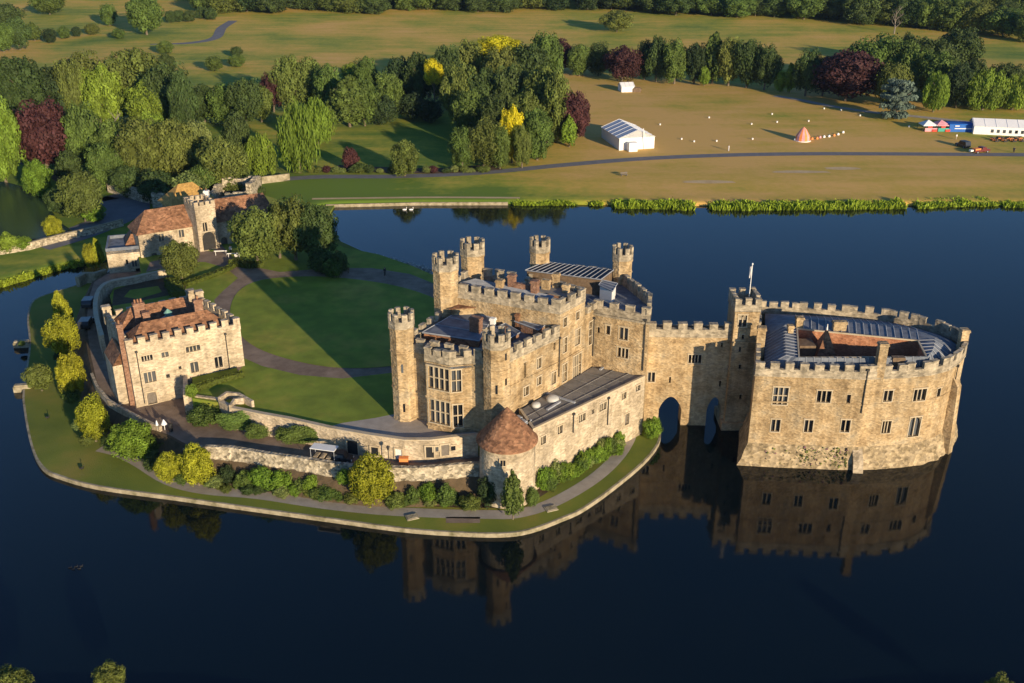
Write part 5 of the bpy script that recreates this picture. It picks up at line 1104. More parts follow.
# ------------------------------------------------------------------ park trees
Z1 = 'in the dense wood left of the ruined mill'; Z2 = 'in the tree belt north of the willows'; Z3 = 'in the grove at the top centre'; Z4 = 'in the belt behind the show field'
Z5 = 'in the dark wood along the top edge'; Z6 = 'in the far park at the top left'; Z7 = 'in the clump behind the white marquee'
PT = [
 # left wood, back to front
 (28, 54, 130, 64, 'oak', 'dark', 0, Z1), (68, 60, 128, 46, 'round', 'deep', 0, Z1), (92, 47, 122, 54, 'oak', 'olive', 0, Z1), (140, 46, 118, 66, 'oak', 'olive', 0, Z1), (172, 62, 130, 44, 'oak', 'dark', 0, Z1),
 (108, 62, 130, 44, 'round', 'lime', 'lime green tall tree in the back row of the left wood', 0), (80, 58, 130, 30, 'oak', 'olive', 0, Z1), (153, 79, 132, 46, 'round', 'lime', 'round lime tree catching sun beside the tall dark one in the left wood', 0), (186, 70, 140, 30, 'oak', 'dark', 0, Z1),
 (6, 88, 182, 44, 'round', 'lime', 'lime green tree at the left edge beside the copper beech', 0), (-12, 60, 150, 50, 'oak', 'dark', 0, Z1), (48, 97, 172, 62, 'oak', 'copper', 'big dark copper beech near the left edge by the pond', 0),
 (90, 98, 172, 48, 'oak', 'mid', 0, Z1), (120, 118, 176, 40, 'round', 'mid', 0, Z1), (145, 115, 182, 52, 'round', 'olive', 0, Z1), (178, 118, 180, 52, 'round', 'olive', 0, Z1), (160, 110, 172, 34, 'round', 'lime', 0, Z1), (200, 118, 172, 36, 'round', 'pale', 0, Z1),
 (110, 140, 190, 42, 'round', 'mid', 0, Z1), (40, 158, 196, 28, 'round', 'bright', 'small bright green tree under the copper beech', 0), (86, 170, 221, 44, 'oak', 'olive', 'olive tree beside the bend of the gatehouse road', 0), (55, 215, 238, 20, 'round', 'gold', 'small golden tree on the pond spit', 0),
 (130, 165, 196, 34, 'bush', 'dark', 0, Z1), (160, 168, 203, 38, 'bush', 'dark', 0, Z1), (190, 172, 202, 40, 'bush', 'pale', 0, Z1), (222, 136, 192, 54, 'oak', 'olive', 'broad tree directly behind the ruined mill', 0), (207, 160, 196, 26, 'bush', 'mid', 0, Z1), (72, 150, 186, 26, 'bush', 'dark', 0, Z1),
 (100, 237, 268, 13, 'cone', 'gold', 'slim golden tree by the west end of the gatehouse', 0), (93, 243, 268, 16, 'round', 'gold', 'small golden tree left of the gatehouse annex', 0), (236, 176, 194, 30, 'bush', 'olive', 'olive bush growing inside the ruined mill', 0),
 (260, 185, 198, 14, 'bush', 'dark', 0, Z1), (8, 232, 252, 26, 'bush', 'lime', 'bright low bush on the spit at the left edge', 0), (24, 236, 250, 18, 'bush', 'bright', 'bright small bush on the spit beside the long wall', 0), (60, 186, 214, 24, 'bush', 'dark', 0, Z1), (95, 205, 222, 22, 'bush', 'bright', 'rounded bright bush at the bend of the gatehouse road', 0),
 # belt
 (205, 83, 122, 28, 'round', 'dark', 0, Z2), (225, 82, 124, 34, 'round', 'mid', 0, Z2), (247, 78, 126, 34, 'oak', 'dark', 0, Z2), (262, 85, 122, 28, 'oak', 'olive', 0, Z2), (274, 70, 112, 26, 'oak', 'copper', 'copper leaved tree in the belt above the willows', 0),
 (292, 53, 112, 36, 'oak', 'olive', 0, Z2), (312, 55, 112, 34, 'round', 'olive', 0, Z2), (330, 62, 118, 30, 'round', 'mid', 0, Z2), (350, 74, 127, 40, 'cone', 'mid', 0, Z2), (365, 78, 126, 30, 'oak', 'mid', 0, Z2), (352, 62, 84, 22, 'round', 'lime', 'lime topped tree in the middle of the upper belt', 0), (367, 55, 100, 26, 'round', 'mid', 0, Z2),
 (300, 95, 173, 42, 'willow', 'lime', 'tall weeping lime willow beside the park road', 0), (319, 95, 146, 30, 'willow', 'lime', 'slimmer weeping willow just behind the tallest one', 0), (262, 132, 177, 32, 'willow', 'lime', 'lower weeping willow left of the tallest', 0), (240, 110, 168, 24, 'oak', 'dark', 0, Z2), (238, 140, 185, 26, 'oak', 'olive', 0, Z1),
 (390, 70, 120, 32, 'round', 'mid', 0, Z2), (400, 55, 105, 30, 'oak', 'deep', 0, Z2), (412, 92, 120, 34, 'bush', 'deep', 0, Z3), (385, 95, 125, 30, 'bush', 'deep', 0, Z2), (430, 98, 122, 34, 'bush', 'deep', 0, Z3),
 # centre grove
 (420, 50, 108, 32, 'oak', 'dark', 0, Z3), (435, 57, 113, 24, 'round', 'yellow', 'bright yellow tree alone on the left side of the centre grove', .5), (447, 44, 110, 36, 'oak', 'dark', 0, Z3), (470, 38, 100, 40, 'oak', 'olive', 0, Z3), (500, 34, 97, 54, 'round', 'yellow', 'yellow topped tree at the back of the centre grove', .6), (500, 44, 108, 50, 'oak', 'olive', 0, Z3), (526, 42, 105, 38, 'oak', 'dark', 0, Z3),
 (460, 62, 128, 38, 'oak', 'olive', 0, Z3), (485, 66, 128, 38, 'oak', 'dark', 0, Z3), (512, 62, 130, 40, 'oak', 'dark', 0, Z3), (540, 64, 135, 40, 'oak', 'olive', 0, Z3), (470, 88, 140, 36, 'oak', 'mid', 0, Z3), (497, 92, 145, 36, 'oak', 'dark', 0, Z3), (525, 90, 148, 36, 'oak', 'olive', 0, Z3), (556, 66, 142, 34, 'round', 'olive', 0, Z3),
 (545, 30, 90, 34, 'round', 'mid', 0, Z3), (574, 88, 143, 34, 'oak', 'copper', 'copper beech at the right side of the centre grove', 0), (512, 104, 163, 26, 'round', 'yellow', 'bright yellow tree at the front of the centre grove', .08), (537, 107, 160, 34, 'round', 'mid', 'dense green tree at the front right of the grove', 0), (484, 116, 167, 46, 'round', 'olive', 'wide olive tree at the front left of the grove beside the road', 0), (462, 124, 168, 30, 'round', 'mid', 0, Z3),
 (500, 124, 169, 24, 'round', 'mid', 0, Z3), (522, 122, 168, 22, 'round', 'olive', 0, Z3), (569, 114, 147, 18, 'cone', 'bright', 'small bright conical tree before the copper beech in the grove', 0), (405, 138, 176, 32, 'round', 'olive', 'single round tree beside the park road left of the grove', 0), (351, 146, 170, 17, 'bush', 'copper', 'small dark red bush beside the park road', 0), (360, 162, 172, 14, 'bush', 'dark', 0, Z3),
 # belt behind field
 (557, 36, 72, 34, 'oak', 'copper', 'copper beech behind the top of the centre grove', 0), (579, 43, 76, 24, 'round', 'mid', 0, Z4), (598, 40, 76, 28, 'round', 'dark', 0, Z4), (622, 45, 82, 40, 'oak', 'copper', 'second copper beech just above the small white tent', 0), (644, 38, 80, 20, 'round', 'deep', 0, Z4), (656, 34, 82, 26, 'oak', 'dark', 0, Z4), (674, 36, 84, 30, 'round', 'mid', 0, Z4),
 (694, 42, 84, 24, 'oak', 'deep', 0, Z4), (712, 31, 84, 26, 'cone', 'mid', 0, Z4), (728, 36, 86, 28, 'oak', 'olive', 0, Z4), (746, 38, 88, 28, 'oak', 'dark', 0, Z4), (764, 42, 90, 28, 'oak', 'dark', 0, Z4), (704, 66, 86, 13, 'round', 'bright', 'tiny bright tree standing out before the belt', 0), (780, 70, 92, 13, 'round', 'lime', 'small lime tree left of the tall lime one in the belt', 0), (789, 62, 93, 14, 'cone', 'lime', 'narrow lime tree left of the largest copper beech', 0),
 (805, 46, 96, 30, 'oak', 'dark', 0, Z4), (822, 55, 96, 26, 'oak', 'deep', 0, Z4), (845, 49, 101, 66, 'oak', 'copper', 'largest copper beech in the belt above the orange tent', 0), (875, 31, 92, 56, 'oak', 'mid', 'broad dark tree behind the largest copper beech', 0), (905, 38, 96, 44, 'oak', 'mid', 0, Z7), (890, 60, 108, 34, 'oak', 'olive', 0, Z7), (925, 36, 92, 44, 'oak', 'dark', 0, Z7), (957, 24, 72, 50, 'oak', 'dark', 'very large dark oak behind the marquee', 0),
 (930, 50, 100, 44, 'oak', 'mid', 0, Z7), (895, 78, 119, 44, 'cedar', 'blue', 'blue grey cedar with layered boughs beside the show field track', 0), (933, 69, 112, 28, 'willow', 'lime', 'small weeping lime tree right of the blue cedar', 0), (955, 62, 108, 34, 'oak', 'deep', 0, Z7), (982, 67, 110, 44, 'willow', 'lime', 'wide weeping lime willow behind the marquee roof', 0), (1012, 72, 110, 42, 'willow', 'lime', 'weeping lime willow at the right edge', 0),
 (970, 58, 104, 36, 'oak', 'dark', 0, Z7), (1000, 62, 104, 36, 'oak', 'dark', 0, Z7), (1030, 60, 104, 36, 'oak', 'dark', 0, Z7),
 (617, 9, 32, 32, 'oak', 'olive', 'lone round tree standing in the far pale field', 0), (905, 30, 62, 12, 'oak', 'dark', 0, Z7),
 # far left
 (8, 2, 30, 34, 'oak', 'dark', 0, Z6), (20, 16, 50, 26, 'oak', 'dark', 0, Z6), (4, 22, 52, 26, 'oak', 'mid', 0, Z6), (50, -8, 15, 32, 'oak', 'mid', 'broad tree touching the top edge near the left corner', 0), (110, 3, 26, 20, 'round', 'mid', 'round tree casting shadow in the far left field', 0), (147, -6, 35, 40, 'oak', 'mid', 'largest tree in the far left field', 0),
 (171, 10, 23, 12, 'round', 'dark', 'left tree of the trio right of the largest far left tree', 0), (180, 9, 22, 14, 'round', 'dark', 'middle tree of the trio right of the largest far left tree', 0), (190, 9, 22, 14, 'round', 'dark', 'right tree of the trio right of the largest far left tree', 0), (202, 6, 19, 13, 'round', 'dark', 0, Z6), (211, 7, 20, 13, 'round', 'dark', 0, Z6),
 (35, 21, 41, 18, 'cone', 'mid', 'leftmost small tree of the row in the far left field', 0), (51, 28, 43, 17, 'round', 'deep', 'second small dark tree of the row in the far left field', 0), (65, 25, 39, 13, 'round', 'mid', 'third small tree of the row in the far left field', 0), (77, 26, 37, 10, 'round', 'deep', 'fourth and smallest dark tree of the far left row', 0), (93, 23, 35, 14, 'round', 'olive', 'last tree of the row in the far left field', 0), (119, 28, 39, 14, 'round', 'mid', 'small tree just below the round one in the far left field', 0),
 (166, 40, 54, 16, 'round', 'mid', 'small tree beside the track at the wood top', 0), (168, 52, 74, 20, 'round', 'dark', 0, Z1), (215, 55, 71, 18, 'round', 'mid', 'left of the three field trees above the belt', 0), (237, 46, 57, 12, 'round', 'dark', 'upper of the three field trees above the belt', 0), (237, 54, 67, 18, 'round', 'mid', 'lower right of the three field trees above the belt', 0),
]
for px, yt, yb, w, kd, co, lb, zn in PT:
    ptree(px, yt, yb, w*1.14, kd, co, lb or None, zone=zn if isinstance(zn, str) else '', ct=zn if isinstance(zn, float) else .16 if kd in ('round', 'oak') and w < 48 and yb < 190 and False else .03, trunk=(kd != 'bush'))
# dark wood along the top edge
rr = random.Random(12)
for row, (yb0, n_) in enumerate(((12, 34), (6, 34), (0, 30), (-6, 26), (-12, 24))):
    for i in range(n_):
        px = 205+i*(850/n_)+rr.uniform(-8, 8)
        edge = 12+ (px-205)*.004+ (max(0, px-640)*.028) + (max(0, px-830)*.075)
        yb = edge-row*(6+max(0, px-800)*.02)+rr.uniform(-2, 2)
        if px > 395 or row < 4:
            if 395 < px < 640: yb -= 2
            ptree(px, yb-rr.uniform(20, 30)-(8 if px > 820 else 0), yb, rr.uniform(34, 52), rr.choice(['oak', 'round', 'oak', 'round']), rr.choice(['dark', 'deep', 'mid', 'dark', 'olive']), zone=Z5, ct=0)
for i in range(11): ptree(20+i*19+rr.uniform(-5, 5), -28+rr.uniform(-4, 4), -6, 30, 'oak', 'dark', zone=Z5)
for px, yb, h in ((894, 34, 30), (880, 20, 18)):   # pale bare tree
    x, y, z = GT(px, yb); e = empty('bare_tree', (x, y, z), {894: 'pale leafless tree standing out against the dark right wood', 880: 'smaller pale leafless tree left of the taller bare one'}[px], 'tree'); e['local'] = 1
    t = bpy.data.objects.new('branches', TRD); COL.objects.link(t); t.parent = e; hh = hgt(x, y, z, yb-h); t.scale = (hh*.8, hh*.8, hh)
x, y, z = GT(117, 170); e = empty('bare_tree', (x, y, z), 'dead bleached branches poking above the left wood canopy', 'tree'); e['local'] = 1
t = bpy.data.objects.new('branches', TRD); COL.objects.link(t); t.parent = e; hh = hgt(x, y, z, 108); t.scale = (hh*.8, hh*.8, hh)
# trees whose tips reach the bottom of the picture
for px, yt, w, lb in ((106, 664, 42, 'leafy tree top at the bottom edge left of centre'), (4, 672, 60, 'leafy tree top in the bottom left corner'), (1003, 677, 44, 'leafy tree top in the bottom right corner')):
    x, y = G(px, yt+4, 5); tree(x, y+.2, .9, 4.4, w*dist(x, y, 5)/CF*.95, 'round', 'olive', 'tree', lb, 'tree', None, .2, px)
# heathery bed shrubs by the park road
for i in range(22):
    px = 300+i*9+rr.uniform(-3, 3)
    if abs(px-405) < 12: continue
    ptree(px, 171.5-rr.uniform(3, 7)-.01*i, 173-.15*max(0, i-14), rr.uniform(9, 15), 'bush', rr.choice(['copper', 'olive', 'dark', 'pale']), 'low shrub in the border along the park road', 'shrubs along the park road', trunk=False, ct=0)

# ------------------------------------------------------------------ show field objects
def marquee(px0, px1, yb, dpx, hw, hr, label, roof='white', ang=None, name='marquee', windows=0):
    x0, y0, z = GT(*px0); x1, y1, _ = GT(*px1); L = math.hypot(x1-x0, y1-y0); d = ((x1-x0)/L, (y1-y0)/L); nn = (-d[1], d[0]); D_ = dpx
    e = empty(name, (x0, y0, z), label, 'tent')
    def p(s, t, zz): return (x0+d[0]*s+nn[0]*t, y0+d[1]*s+nn[1]*t, z+zz)
    b = MB(); b.prism([p(0, 0, 0)[:2], p(L, 0, 0)[:2], p(L, D_, 0)[:2], p(0, D_, 0)[:2]], z-.5, z+hw, top=False)
    for s in (0, L): b.add([p(s, 0, hw), p(s, D_, hw), p(s, D_/2, hr-.02)], [(0, 1, 2), (2, 1, 0)])
    b.build('canvas_wall', M['white'], e)
    b = MB(); o = .25
    b.add([p(-o, -o, hw), p(L+o, -o, hw), p(L+o, D_/2, hr), p(-o, D_/2, hr), p(L+o, D_+o, hw), p(-o, D_+o, hw)], [(0, 1, 2, 3), (3, 2, 4, 5)])
    ro = b.build('canvas_roof', M[roof], e)
    b = MB(); k = max(3, int(L/3))
    for i in range(k+1):
        s = L*i/k; b.tube(p(s, -o, hw+.04), p(s, D_/2, hr+.05), .05, n=4); b.tube(p(s, D_/2, hr+.05), p(s, D_+o, hw+.04), .05, n=4)
    b.build('roof_ribs', M['white'], ro)
    for i in range(windows):
        c = p(L*.28+i*1.75, -.06, 0); w_ = MB(); w_.obox(c[:2], d, .8, .06, z+.7, z+1.7); w_.build('window', M['glass'], e)
    return e, p, L
marquee((640, 150), (657, 146), 0, 0, 0, 0, '', name='x') if 0 else None
# white gabled tent: gable end faces right-front
e, p, L = marquee((601.5, 137.5), (619, 150.5), 0, 11, 3.2, 5.4, 'large white gabled tent with grey roof on the dry show field', 'greyroof', name='marquee')
b = MB(); c = p(L*1.0+1.6, 3.5, 0); b.obox(c[:2], (1, .2), 2.6, 2.2, c[2]-.3, c[2]+2.3); b.build('porch', M['white'], e); b = MB(); c = p(L+1, 8, 0); b.tube((c[0], c[1], c[2]), (c[0]-1, c[1], c[2]+6), .1); b.build('banner', M['white'], e)
e, p, L = marquee((621.5, 92.3), (634, 92), 0, 5, 2.0, 3.3, 'small white square tent below the copper beeches', 'white', name='tent')
e, p, L = marquee((973, 134), (1040, 137.5), 0, 8, 2.5, 4.3, 'long white marquee with small dark windows at the right edge', 'white', windows=6)
x, y, z = GT(637, 92); b = MB(); b.obox((x, y), (1, 0), 3, 1.5, z-.2, z+1.4); b.obox((x, y), (1, 0), 2.4, 1.1, z+1.4, z+1.7); tag(b.build('stack_of_crates', M['wood']), 'brown stacked crates beside the small white tent', 'crates')
x, y, z = GT(960, 130.5); e = empty('market_stall', (x, y, z), 'blue canvas stall beside the long white marquee', 'stall')
b = MB(); b.obox((x, y), (1, -.05), 8.3, 4, z-.3, z+2.2); b.build('booth', M['blue'], e); b = MB(); b.obox((x, y), (1, -.05), 8.7, 4.4, z+2.2, z+2.45, .96, .9); b.build('canopy', M['blue'], e); b = MB(); b.obox((x, y-2.1), (1, -.05), 5.4, .06, z+.9, z+1.15); b.obox((x-2, y-2.1), (1, -.05), 1.4, .06, z+1.7, z+2.0); b.build('banner', M['white'], e)
for px, m_, m2, lb in ((927, 'white', 'pink', 'white peaked gazebo, left of the pair beside the blue stall'), (940, 'pink', 'teal', 'pink striped gazebo between white gazebo and blue stall')):
    x, y, z = GT(px, 130); e = empty('gazebo', (x, y, z), lb, 'gazebo')
    b = MB(); b.cyl((x, y), 3.1, .2, z+1.9, z+3.2, 4, R(45)); b.cyl((x, y), 3.15, 3.1, z+1.7, z+1.9, 4, R(45), False); b.build('canopy', M[m_], e)
    b = MB()
    for sx in (-1, 1):
        for sy in (-1, 1): b.tube((x+sx*2.3, y+sy*2.3, z-.2), (x+sx*2.3, y+sy*2.3, z+1.9), .07)
    b.build('poles', M['metal'], e); b = MB(); b.obox((x+.3, y-2.2), (1, 0), 3.8, .3, z, z+1.1); b.build('counter', M[m2], e); b = MB(); b.obox((x, y-2.0), (1, 0), 1.3, .5, z+1.1, z+1.7); b.obox((x+1.4, y-2.4), (1, 0), 1.5, .4, z, z+.7); b.build('goods', M['red'], e)
# bell tent
x, y, z = GT(802.5, 140.5); e = empty('bell_tent', (x, y, z), 'orange and white striped conical tent in the middle of the show field', 'tent')
for part, m_, o in (('canopy_panel', 'orange', 0), ('canopy_stripe', 'pink', 1)):
    b = MB(); n = 16
    for k in range(o, n, 2):
        a0_, a1_ = 2*math.pi*k/n, 2*math.pi*(k+1)/n; v = []
        for rr_, zz in ((2.3, 0), (2.1, 1.5), (.9, 3.4), (.12, 4.1)): v += [(x+rr_*math.cos(a0_), y+rr_*math.sin(a0_), z+zz), (x+rr_*math.cos(a1_), y+rr_*math.sin(a1_), z+zz)]
        b.add(v, [(0, 1, 3, 2), (2, 3, 5, 4), (4, 5, 7, 6)])
    b.build(part, M[m_], e)
b = MB(); b.cyl((x, y), 2.5, 2.5, z-.1, z+.15, 16); b.build('ground_ring', M['white'], e)
for i, (px, py, m_) in enumerate(((812, 139.5, 'orange'), (817, 139, 'orange'), (795, 140.5, 'white'), (820, 138, 'pink'), (824, 137.5, 'white'), (829, 137, 'white'), (834, 136, 'orange'), (838, 135, 'white'), (843, 133, 'white'))):
    x, y, z = GT(px, py); b = MB(); b.obox((x, y), (1, .3), .7, .5, z-.1, z+.5, .8, .8); b.obox((x, y), (1, .3), .5, .35, z+.5, z+.62)
    tag(b.build('equipment_box', M[m_]), 'small bright box on the grass in the trail right of the striped tent', 'box', 'small boxes beside the striped tent')
for px, py in ((694, 142), (716.5, 141.5), (752.5, 139.5), (709, 118), (751.5, 124.5), (777, 122.5), (772, 114.5), (808.5, 121.5), (841, 110.5), (909, 127), (681.5, 139.5), (824, 84 if 0 else 109), (860, 116), (660, 125)):
    x, y, z = GT(px, py); b = MB(); b.cyl((x, y), .28, .25, z-.1, z+.4, 10); b.cyl((x, y), .31, .28, z+.4, z+.47, 10); tag(b.build('field_marker', M['whitepaint']), 'small white marker dotted on the dry show field', 'marker', 'white markers scattered on the show field')
# people
def person(x, y, z, label, top='white', legs='darkpaint', rot=0, h=1.72, name='person'):
    e = empty(name, (x, y, z), label, 'person', rz=0)
    bm = bmesh.new(); k = h/1.72
    J = [(0, 0, .92, .15), (0, 0, 1.15, .14), (0, 0, 1.36, .16), (0, 0, 1.5, .06), (0, -.01, 1.62, .105), (.09, 0, .88, .1), (.11, .03, .48, .07), (.12, .1, .06, .05), (.12, -.06, .03, .04), (-.09, 0, .88, .1), (-.12, -.05, .48, .07), (-.14, -.02, .06, .05), (-.14, -.18, .03, .04),
         (.2, 0, 1.4, .065), (.27, -.02, 1.12, .05), (.28, -.12, .88, .04), (-.2, 0, 1.4, .065), (-.28, .02, 1.12, .05), (-.27, -.08, .88, .04)]
    Ed = [(0, 1), (1, 2), (2, 3), (3, 4), (0, 5), (5, 6), (6, 7), (7, 8), (0, 9), (9, 10), (10, 11), (11, 12), (2, 13), (13, 14), (14, 15), (2, 16), (16, 17), (17, 18)]
    me = bpy.data.meshes.new('body'); me.from_pydata([(a*k, b*k, c*k) for a, b, c, _ in J], Ed, []); me.materials.append(M['skin'])
    o = bpy.data.objects.new('body', me); COL.objects.link(o); o.parent = e; sk = o.modifiers.new('skin', 'SKIN')
    for i, v in enumerate(me.skin_vertices[0].data): v.radius = (J[i][3]*k,)*2
    me.skin_vertices[0].data[0].use_root = True; o.modifiers.new('sub', 'SUBSURF').levels = 1; o.modifiers['sub'].render_levels = 1
    b = MB(); b.obox((0, 0), (1, 0), .44*k, .32*k, .9*k, 1.46*k, .85, .8)
    for s in (-1, 1): b.tube((s*.2*k, 0, 1.44*k), (s*.285*k, 0, 1.1*k), .085*k, .07*k)
    c = b.build('shirt', M[top]); c.parent = e
    b = MB(); b.tube((.09*k, 0, .95*k), (.11*k, .03*k, .48*k), .12*k, .09*k); b.tube((.11*k, .03*k, .48*k), (.12*k, .1*k, .1*k), .09*k, .075*k); b.tube((-.09*k, 0, .95*k), (-.12*k, -.05*k, .48*k), .12*k, .09*k); b.tube((-.12*k, -.05*k, .48*k), (-.14*k, -.02*k, .1*k), .09*k, .075*k)
    c = b.build('trousers', M[legs]); c.parent = e
    b = MB(); 
    for q_ in range(4): b.cyl((0, .02*k), .12*k*math.cos(q_*.38), .12*k*math.cos((q_+1)*.38), (1.63+.11*math.sin(q_*.38))*k, (1.63+.11*math.sin((q_+1)*.38))*k, 10, 0, False)
    c = b.build('hair', M['wood']); c.parent = e
    e['local'] = 1; e.rotation_euler = (0, 0, rot); return e
for px, py, t_, l_, lb in ((728.5, 151, 'white', 'white', 'walker dressed in white on the grass just above the park road'), (1013.5, 153, 'darkpaint', 'black', 'dark clothed walker on the road at the right edge'), (956, 139.5, 'whitepaint', 'path', 'pale clothed person standing on grass left of the parked van')):
    x, y, z = GT(px, py); person(x, y, z, lb, t_, l_, rnd.uniform(0, 6), 1.8)
for px, py, t_, lb in ((385, 276, 'black', 'person in black walking on the drive at the far end of the oval lawn'), (236.5, 261, 'whitepaint', 'person in white on the path outside the gatehouse arch'), (231, 254, 'whitepaint', 'person in pale clothes nearer the gatehouse door')):
    x, y = G(px, py, 7.0); person(x, y, 7.0, lb, t_, 'black', 1.0)
# picnic crowd by the marquee
for i in range(11):
    x, y, z = GT(993+i*2.9, 140+1.5*math.sin(i*2)); e = empty('picnic_table', (x, y, z), 'dark picnic table with orange seats in the cluster before the long marquee', 'table', 'picnic tables in front of the marquee')
    b = MB(); b.obox((x, y), (1, .2), 1.5, .8, z+.7, z+.78); b.obox((x, y), (1, .2), .2, .6, z, z+.7); b.build('tabletop', M['black' if i % 2 else 'wood'], e)
    for s in (-1, 1): b = MB(); b.obox((x, y+s*.75), (1, .2), 1.4, .3, z, z+.45); b.build('bench', M['orange' if (i+s) % 3 else 'black'], e)

# vehicles
def vehicle(x, y, z, rot, label, body='darkpaint', L=4.6, Wd=1.8, van=False, name='car', cat='car', bed=None):
    e = empty(name, (x, y, z), label, cat); e['local'] = 1
    b = MB(); h1, h2 = (.95, 2.0) if van else (.85, 1.5)
    prof = [(-L/2, .35), (L/2, .35), (L/2, h1*.8), (L/2-.2, h1), (L*.25, h1+.02), (L*.12, h2), (-L*.42, h2), (-L/2, h1+.1)] if not bed else [(-L/2, .45), (L/2, .45), (L/2, 1.0), (L*.3, 1.1), (L*.2, 1.7), (-L*.02, 1.7), (-L*.05, 1.0), (-L/2, .95)]
    n = len(prof)
    b.add([(s, -Wd/2, q_) for s, q_ in prof]+[(s, Wd/2, q_) for s, q_ in prof], [tuple(range(n)), tuple(range(2*n-1, n-1, -1))]+[(i, i+n, (i+1) % n+n, (i+1) % n) for i in range(n)])
    o = b.build('body', M[body]); o.parent = e; bv = o.modifiers.new('b', 'BEVEL'); bv.width = .08; bv.segments = 2
    b = MB(); b.box(-L*.38, -Wd/2-.01, h1+.08, L*.1, Wd/2+.01, h2-.15); 
    if not bed: o = b.build('window', M['glass']); o.parent = e
    for sx in (-1, 1):
        for sy in (-1, 1):
            b = MB(); b.tube((sx*L*.32, sy*(Wd/2-.2), .34), (sx*L*.32, sy*(Wd/2+.02), .34), .34, n=14); o = b.build('wheel', M['black']); o.parent = e
            b = MB(); b.tube((sx*L*.32, sy*(Wd/2), .34), (sx*L*.32, sy*(Wd/2+.035), .34), .19, n=10); r_ = b.build('rim', M['seam']); r_.parent = o
    if bed:
        b = MB(); b.box(-L*.46, -Wd*.4, .95, -L*.1, Wd*.4, 1.4); o = b.build('cargo', M['orange']); o.parent = e
        b = MB(); b.box(-L*.7, -.4, .6, -L*.52, .4, 1.1); o = b.build('tow_box', M['whitepaint']); o.parent = e
    for sy in (-1, 1): b = MB(); b.box(L/2-.02, sy*Wd*.36-.14, h1*.62, L/2+.03, sy*Wd*.36+.14, h1*.8); o = b.build('headlight', M['whitepaint']); o.parent = e
    e.rotation_euler = (0, 0, rot); return e
x, y, z = GT(962.5, 147); vehicle(x, y, z, 1.9, 'dark blue van parked on the grass near the road', 'darkpaint', 4.6, 1.9, True, 'van', 'van')
x, y, z = GT(980, 152.5); vehicle(x, y, z, .35, 'maroon pickup carrying an orange load on the road beside the dark van', 'maroon', 5.6, 2.0, False, 'pickup_truck', 'truck', True)
x, y, z = GT(986, 152); b = MB(); b.obox((x+.5, y), (1, .3), 1.3, 1, z+.3, z+1); tag(b.build('trailer_load', M['orange']), 'orange load behind the pickup truck', 'load') if 0 else None
x, y, z = GT(624, 176); b = MB(); b.obox((x, y), (1, .3), 2.0, .5, z+.4, z+.5); b.obox((x-.7, y-.2), (1, .3), .15, .5, z, z+.4); b.obox((x+.7, y+.2), (1, .3), .15, .5, z, z+.4); b.obox((x-.05, y+.25), (1, .3), 2.0, .08, z+.6, z+1.0); tag(b.build('park_bench', M['door']), 'grey bench on the dry slope below the park road', 'bench')
# parked cars on the left drive
for px, py, lb in ((83, 305, 'dark car parked on the drive left of the tower house, farther one'), (80, 326, 'dark car parked on the drive in tree shade, nearer one')):
    x, y = G(px+7, py, 4.2); vehicle(x, y, 4.21, 1.7, lb, 'darkpaint', 4.3, 1.75)
# buggy train on the terrace
x, y = G(326, 461, 4.2); e = empty('visitor_buggy', (x, y, 4.2), 'cream roofed open electric buggy parked on the terrace road', 'buggy'); e['local'] = 1
def pt_(b, nm, m_, par=e): o = b.build(nm, M[m_]); o.parent = par; return o
b = MB(); b.box(-1.9, -.7, .3, 1.9, .7, .5); pt_(b, 'chassis', 'darkpaint'); b = MB(); b.box(-1.8, -.75, 1.95, 1.6, .75, 2.05); o = pt_(b, 'canopy', 'whitepaint'); bv = o.modifiers.new('b', 'BEVEL'); bv.width = .04
for s in (-1.2, -.3, .6): b = MB(); b.box(s-.2, -.6, .5, s+.25, .6, .8); b.box(s-.28, -.6, .8, s-.18, .6, 0.55); pt_(b, 'seat', 'stone_pale')
for sx in (-1.7, 1.5):
    for sy in (-.68, .68): b = MB(); b.tube((sx, sy, .5), (sx, sy, 1.96), .035); pt_(b, 'post', 'seam'); b = MB(); b.tube((sx*.8, sy, .28), (sx*.8, sy*1.12, .28), .28, n=12); pt_(b, 'wheel', 'black')
b = MB(); b.box(1.5, -.65, .3, 1.95, .65, 1.0); pt_(b, 'front_panel', 'darkpaint'); e.rotation_euler = (0, 0, R(-14))
x, y = G(343, 462, 4.2); vehicle(x, y, 4.21, R(-8), 'small dark utility buggy parked behind the cream roofed one', 'black', 2.6, 1.3, False, 'utility_buggy', 'buggy')
# benches, bins, signs on terrace
for px, py, z, lb in ((364, 463, 4.2, 'dark bench on the terrace against the retaining wall'), (345, 273, 7, 'dark bench by the bushes at the far drive')):
    x, y = G(px, py, z); b = MB(); b.box(x-.8, y-.2, z+.4, x+.8, y+.2, z+.47); b.box(x-.8, y+.2, z+.5, x+.8, y+.25, z+.95); b.box(x-.7, y-.18, z, x-.6, y+.2, z+.4); b.box(x+.6, y-.18, z, x+.7, y+.2, z+.4); tag(b.build('bench', M['wood']), lb, 'bench')
x, y = G(404, 464, 4.2); b = MB(); b.box(x-.55, y-.3, 4.2, x+.55, y+.3, 5.1); b.box(x-.6, y-.35, 5.1, x+.6, y+.35, 5.18); tag(b.build('wooden_bin', M['orange']), 'orange brown timber bin on the terrace against the wall', 'bin')
x, y = G(389, 466, 4.2); b = MB(); b.tube((x, y, 4.2), (x, y, 6.6), .06); b.cyl((x, y), .14, .22, 6.6, 7.0, 8); b.cyl((x, y), .25, .05, 7.0, 7.2, 8); tag(b.build('street_lamp', M['metal']), 'black lamp post on the terrace beside the orange bin', 'lamp')
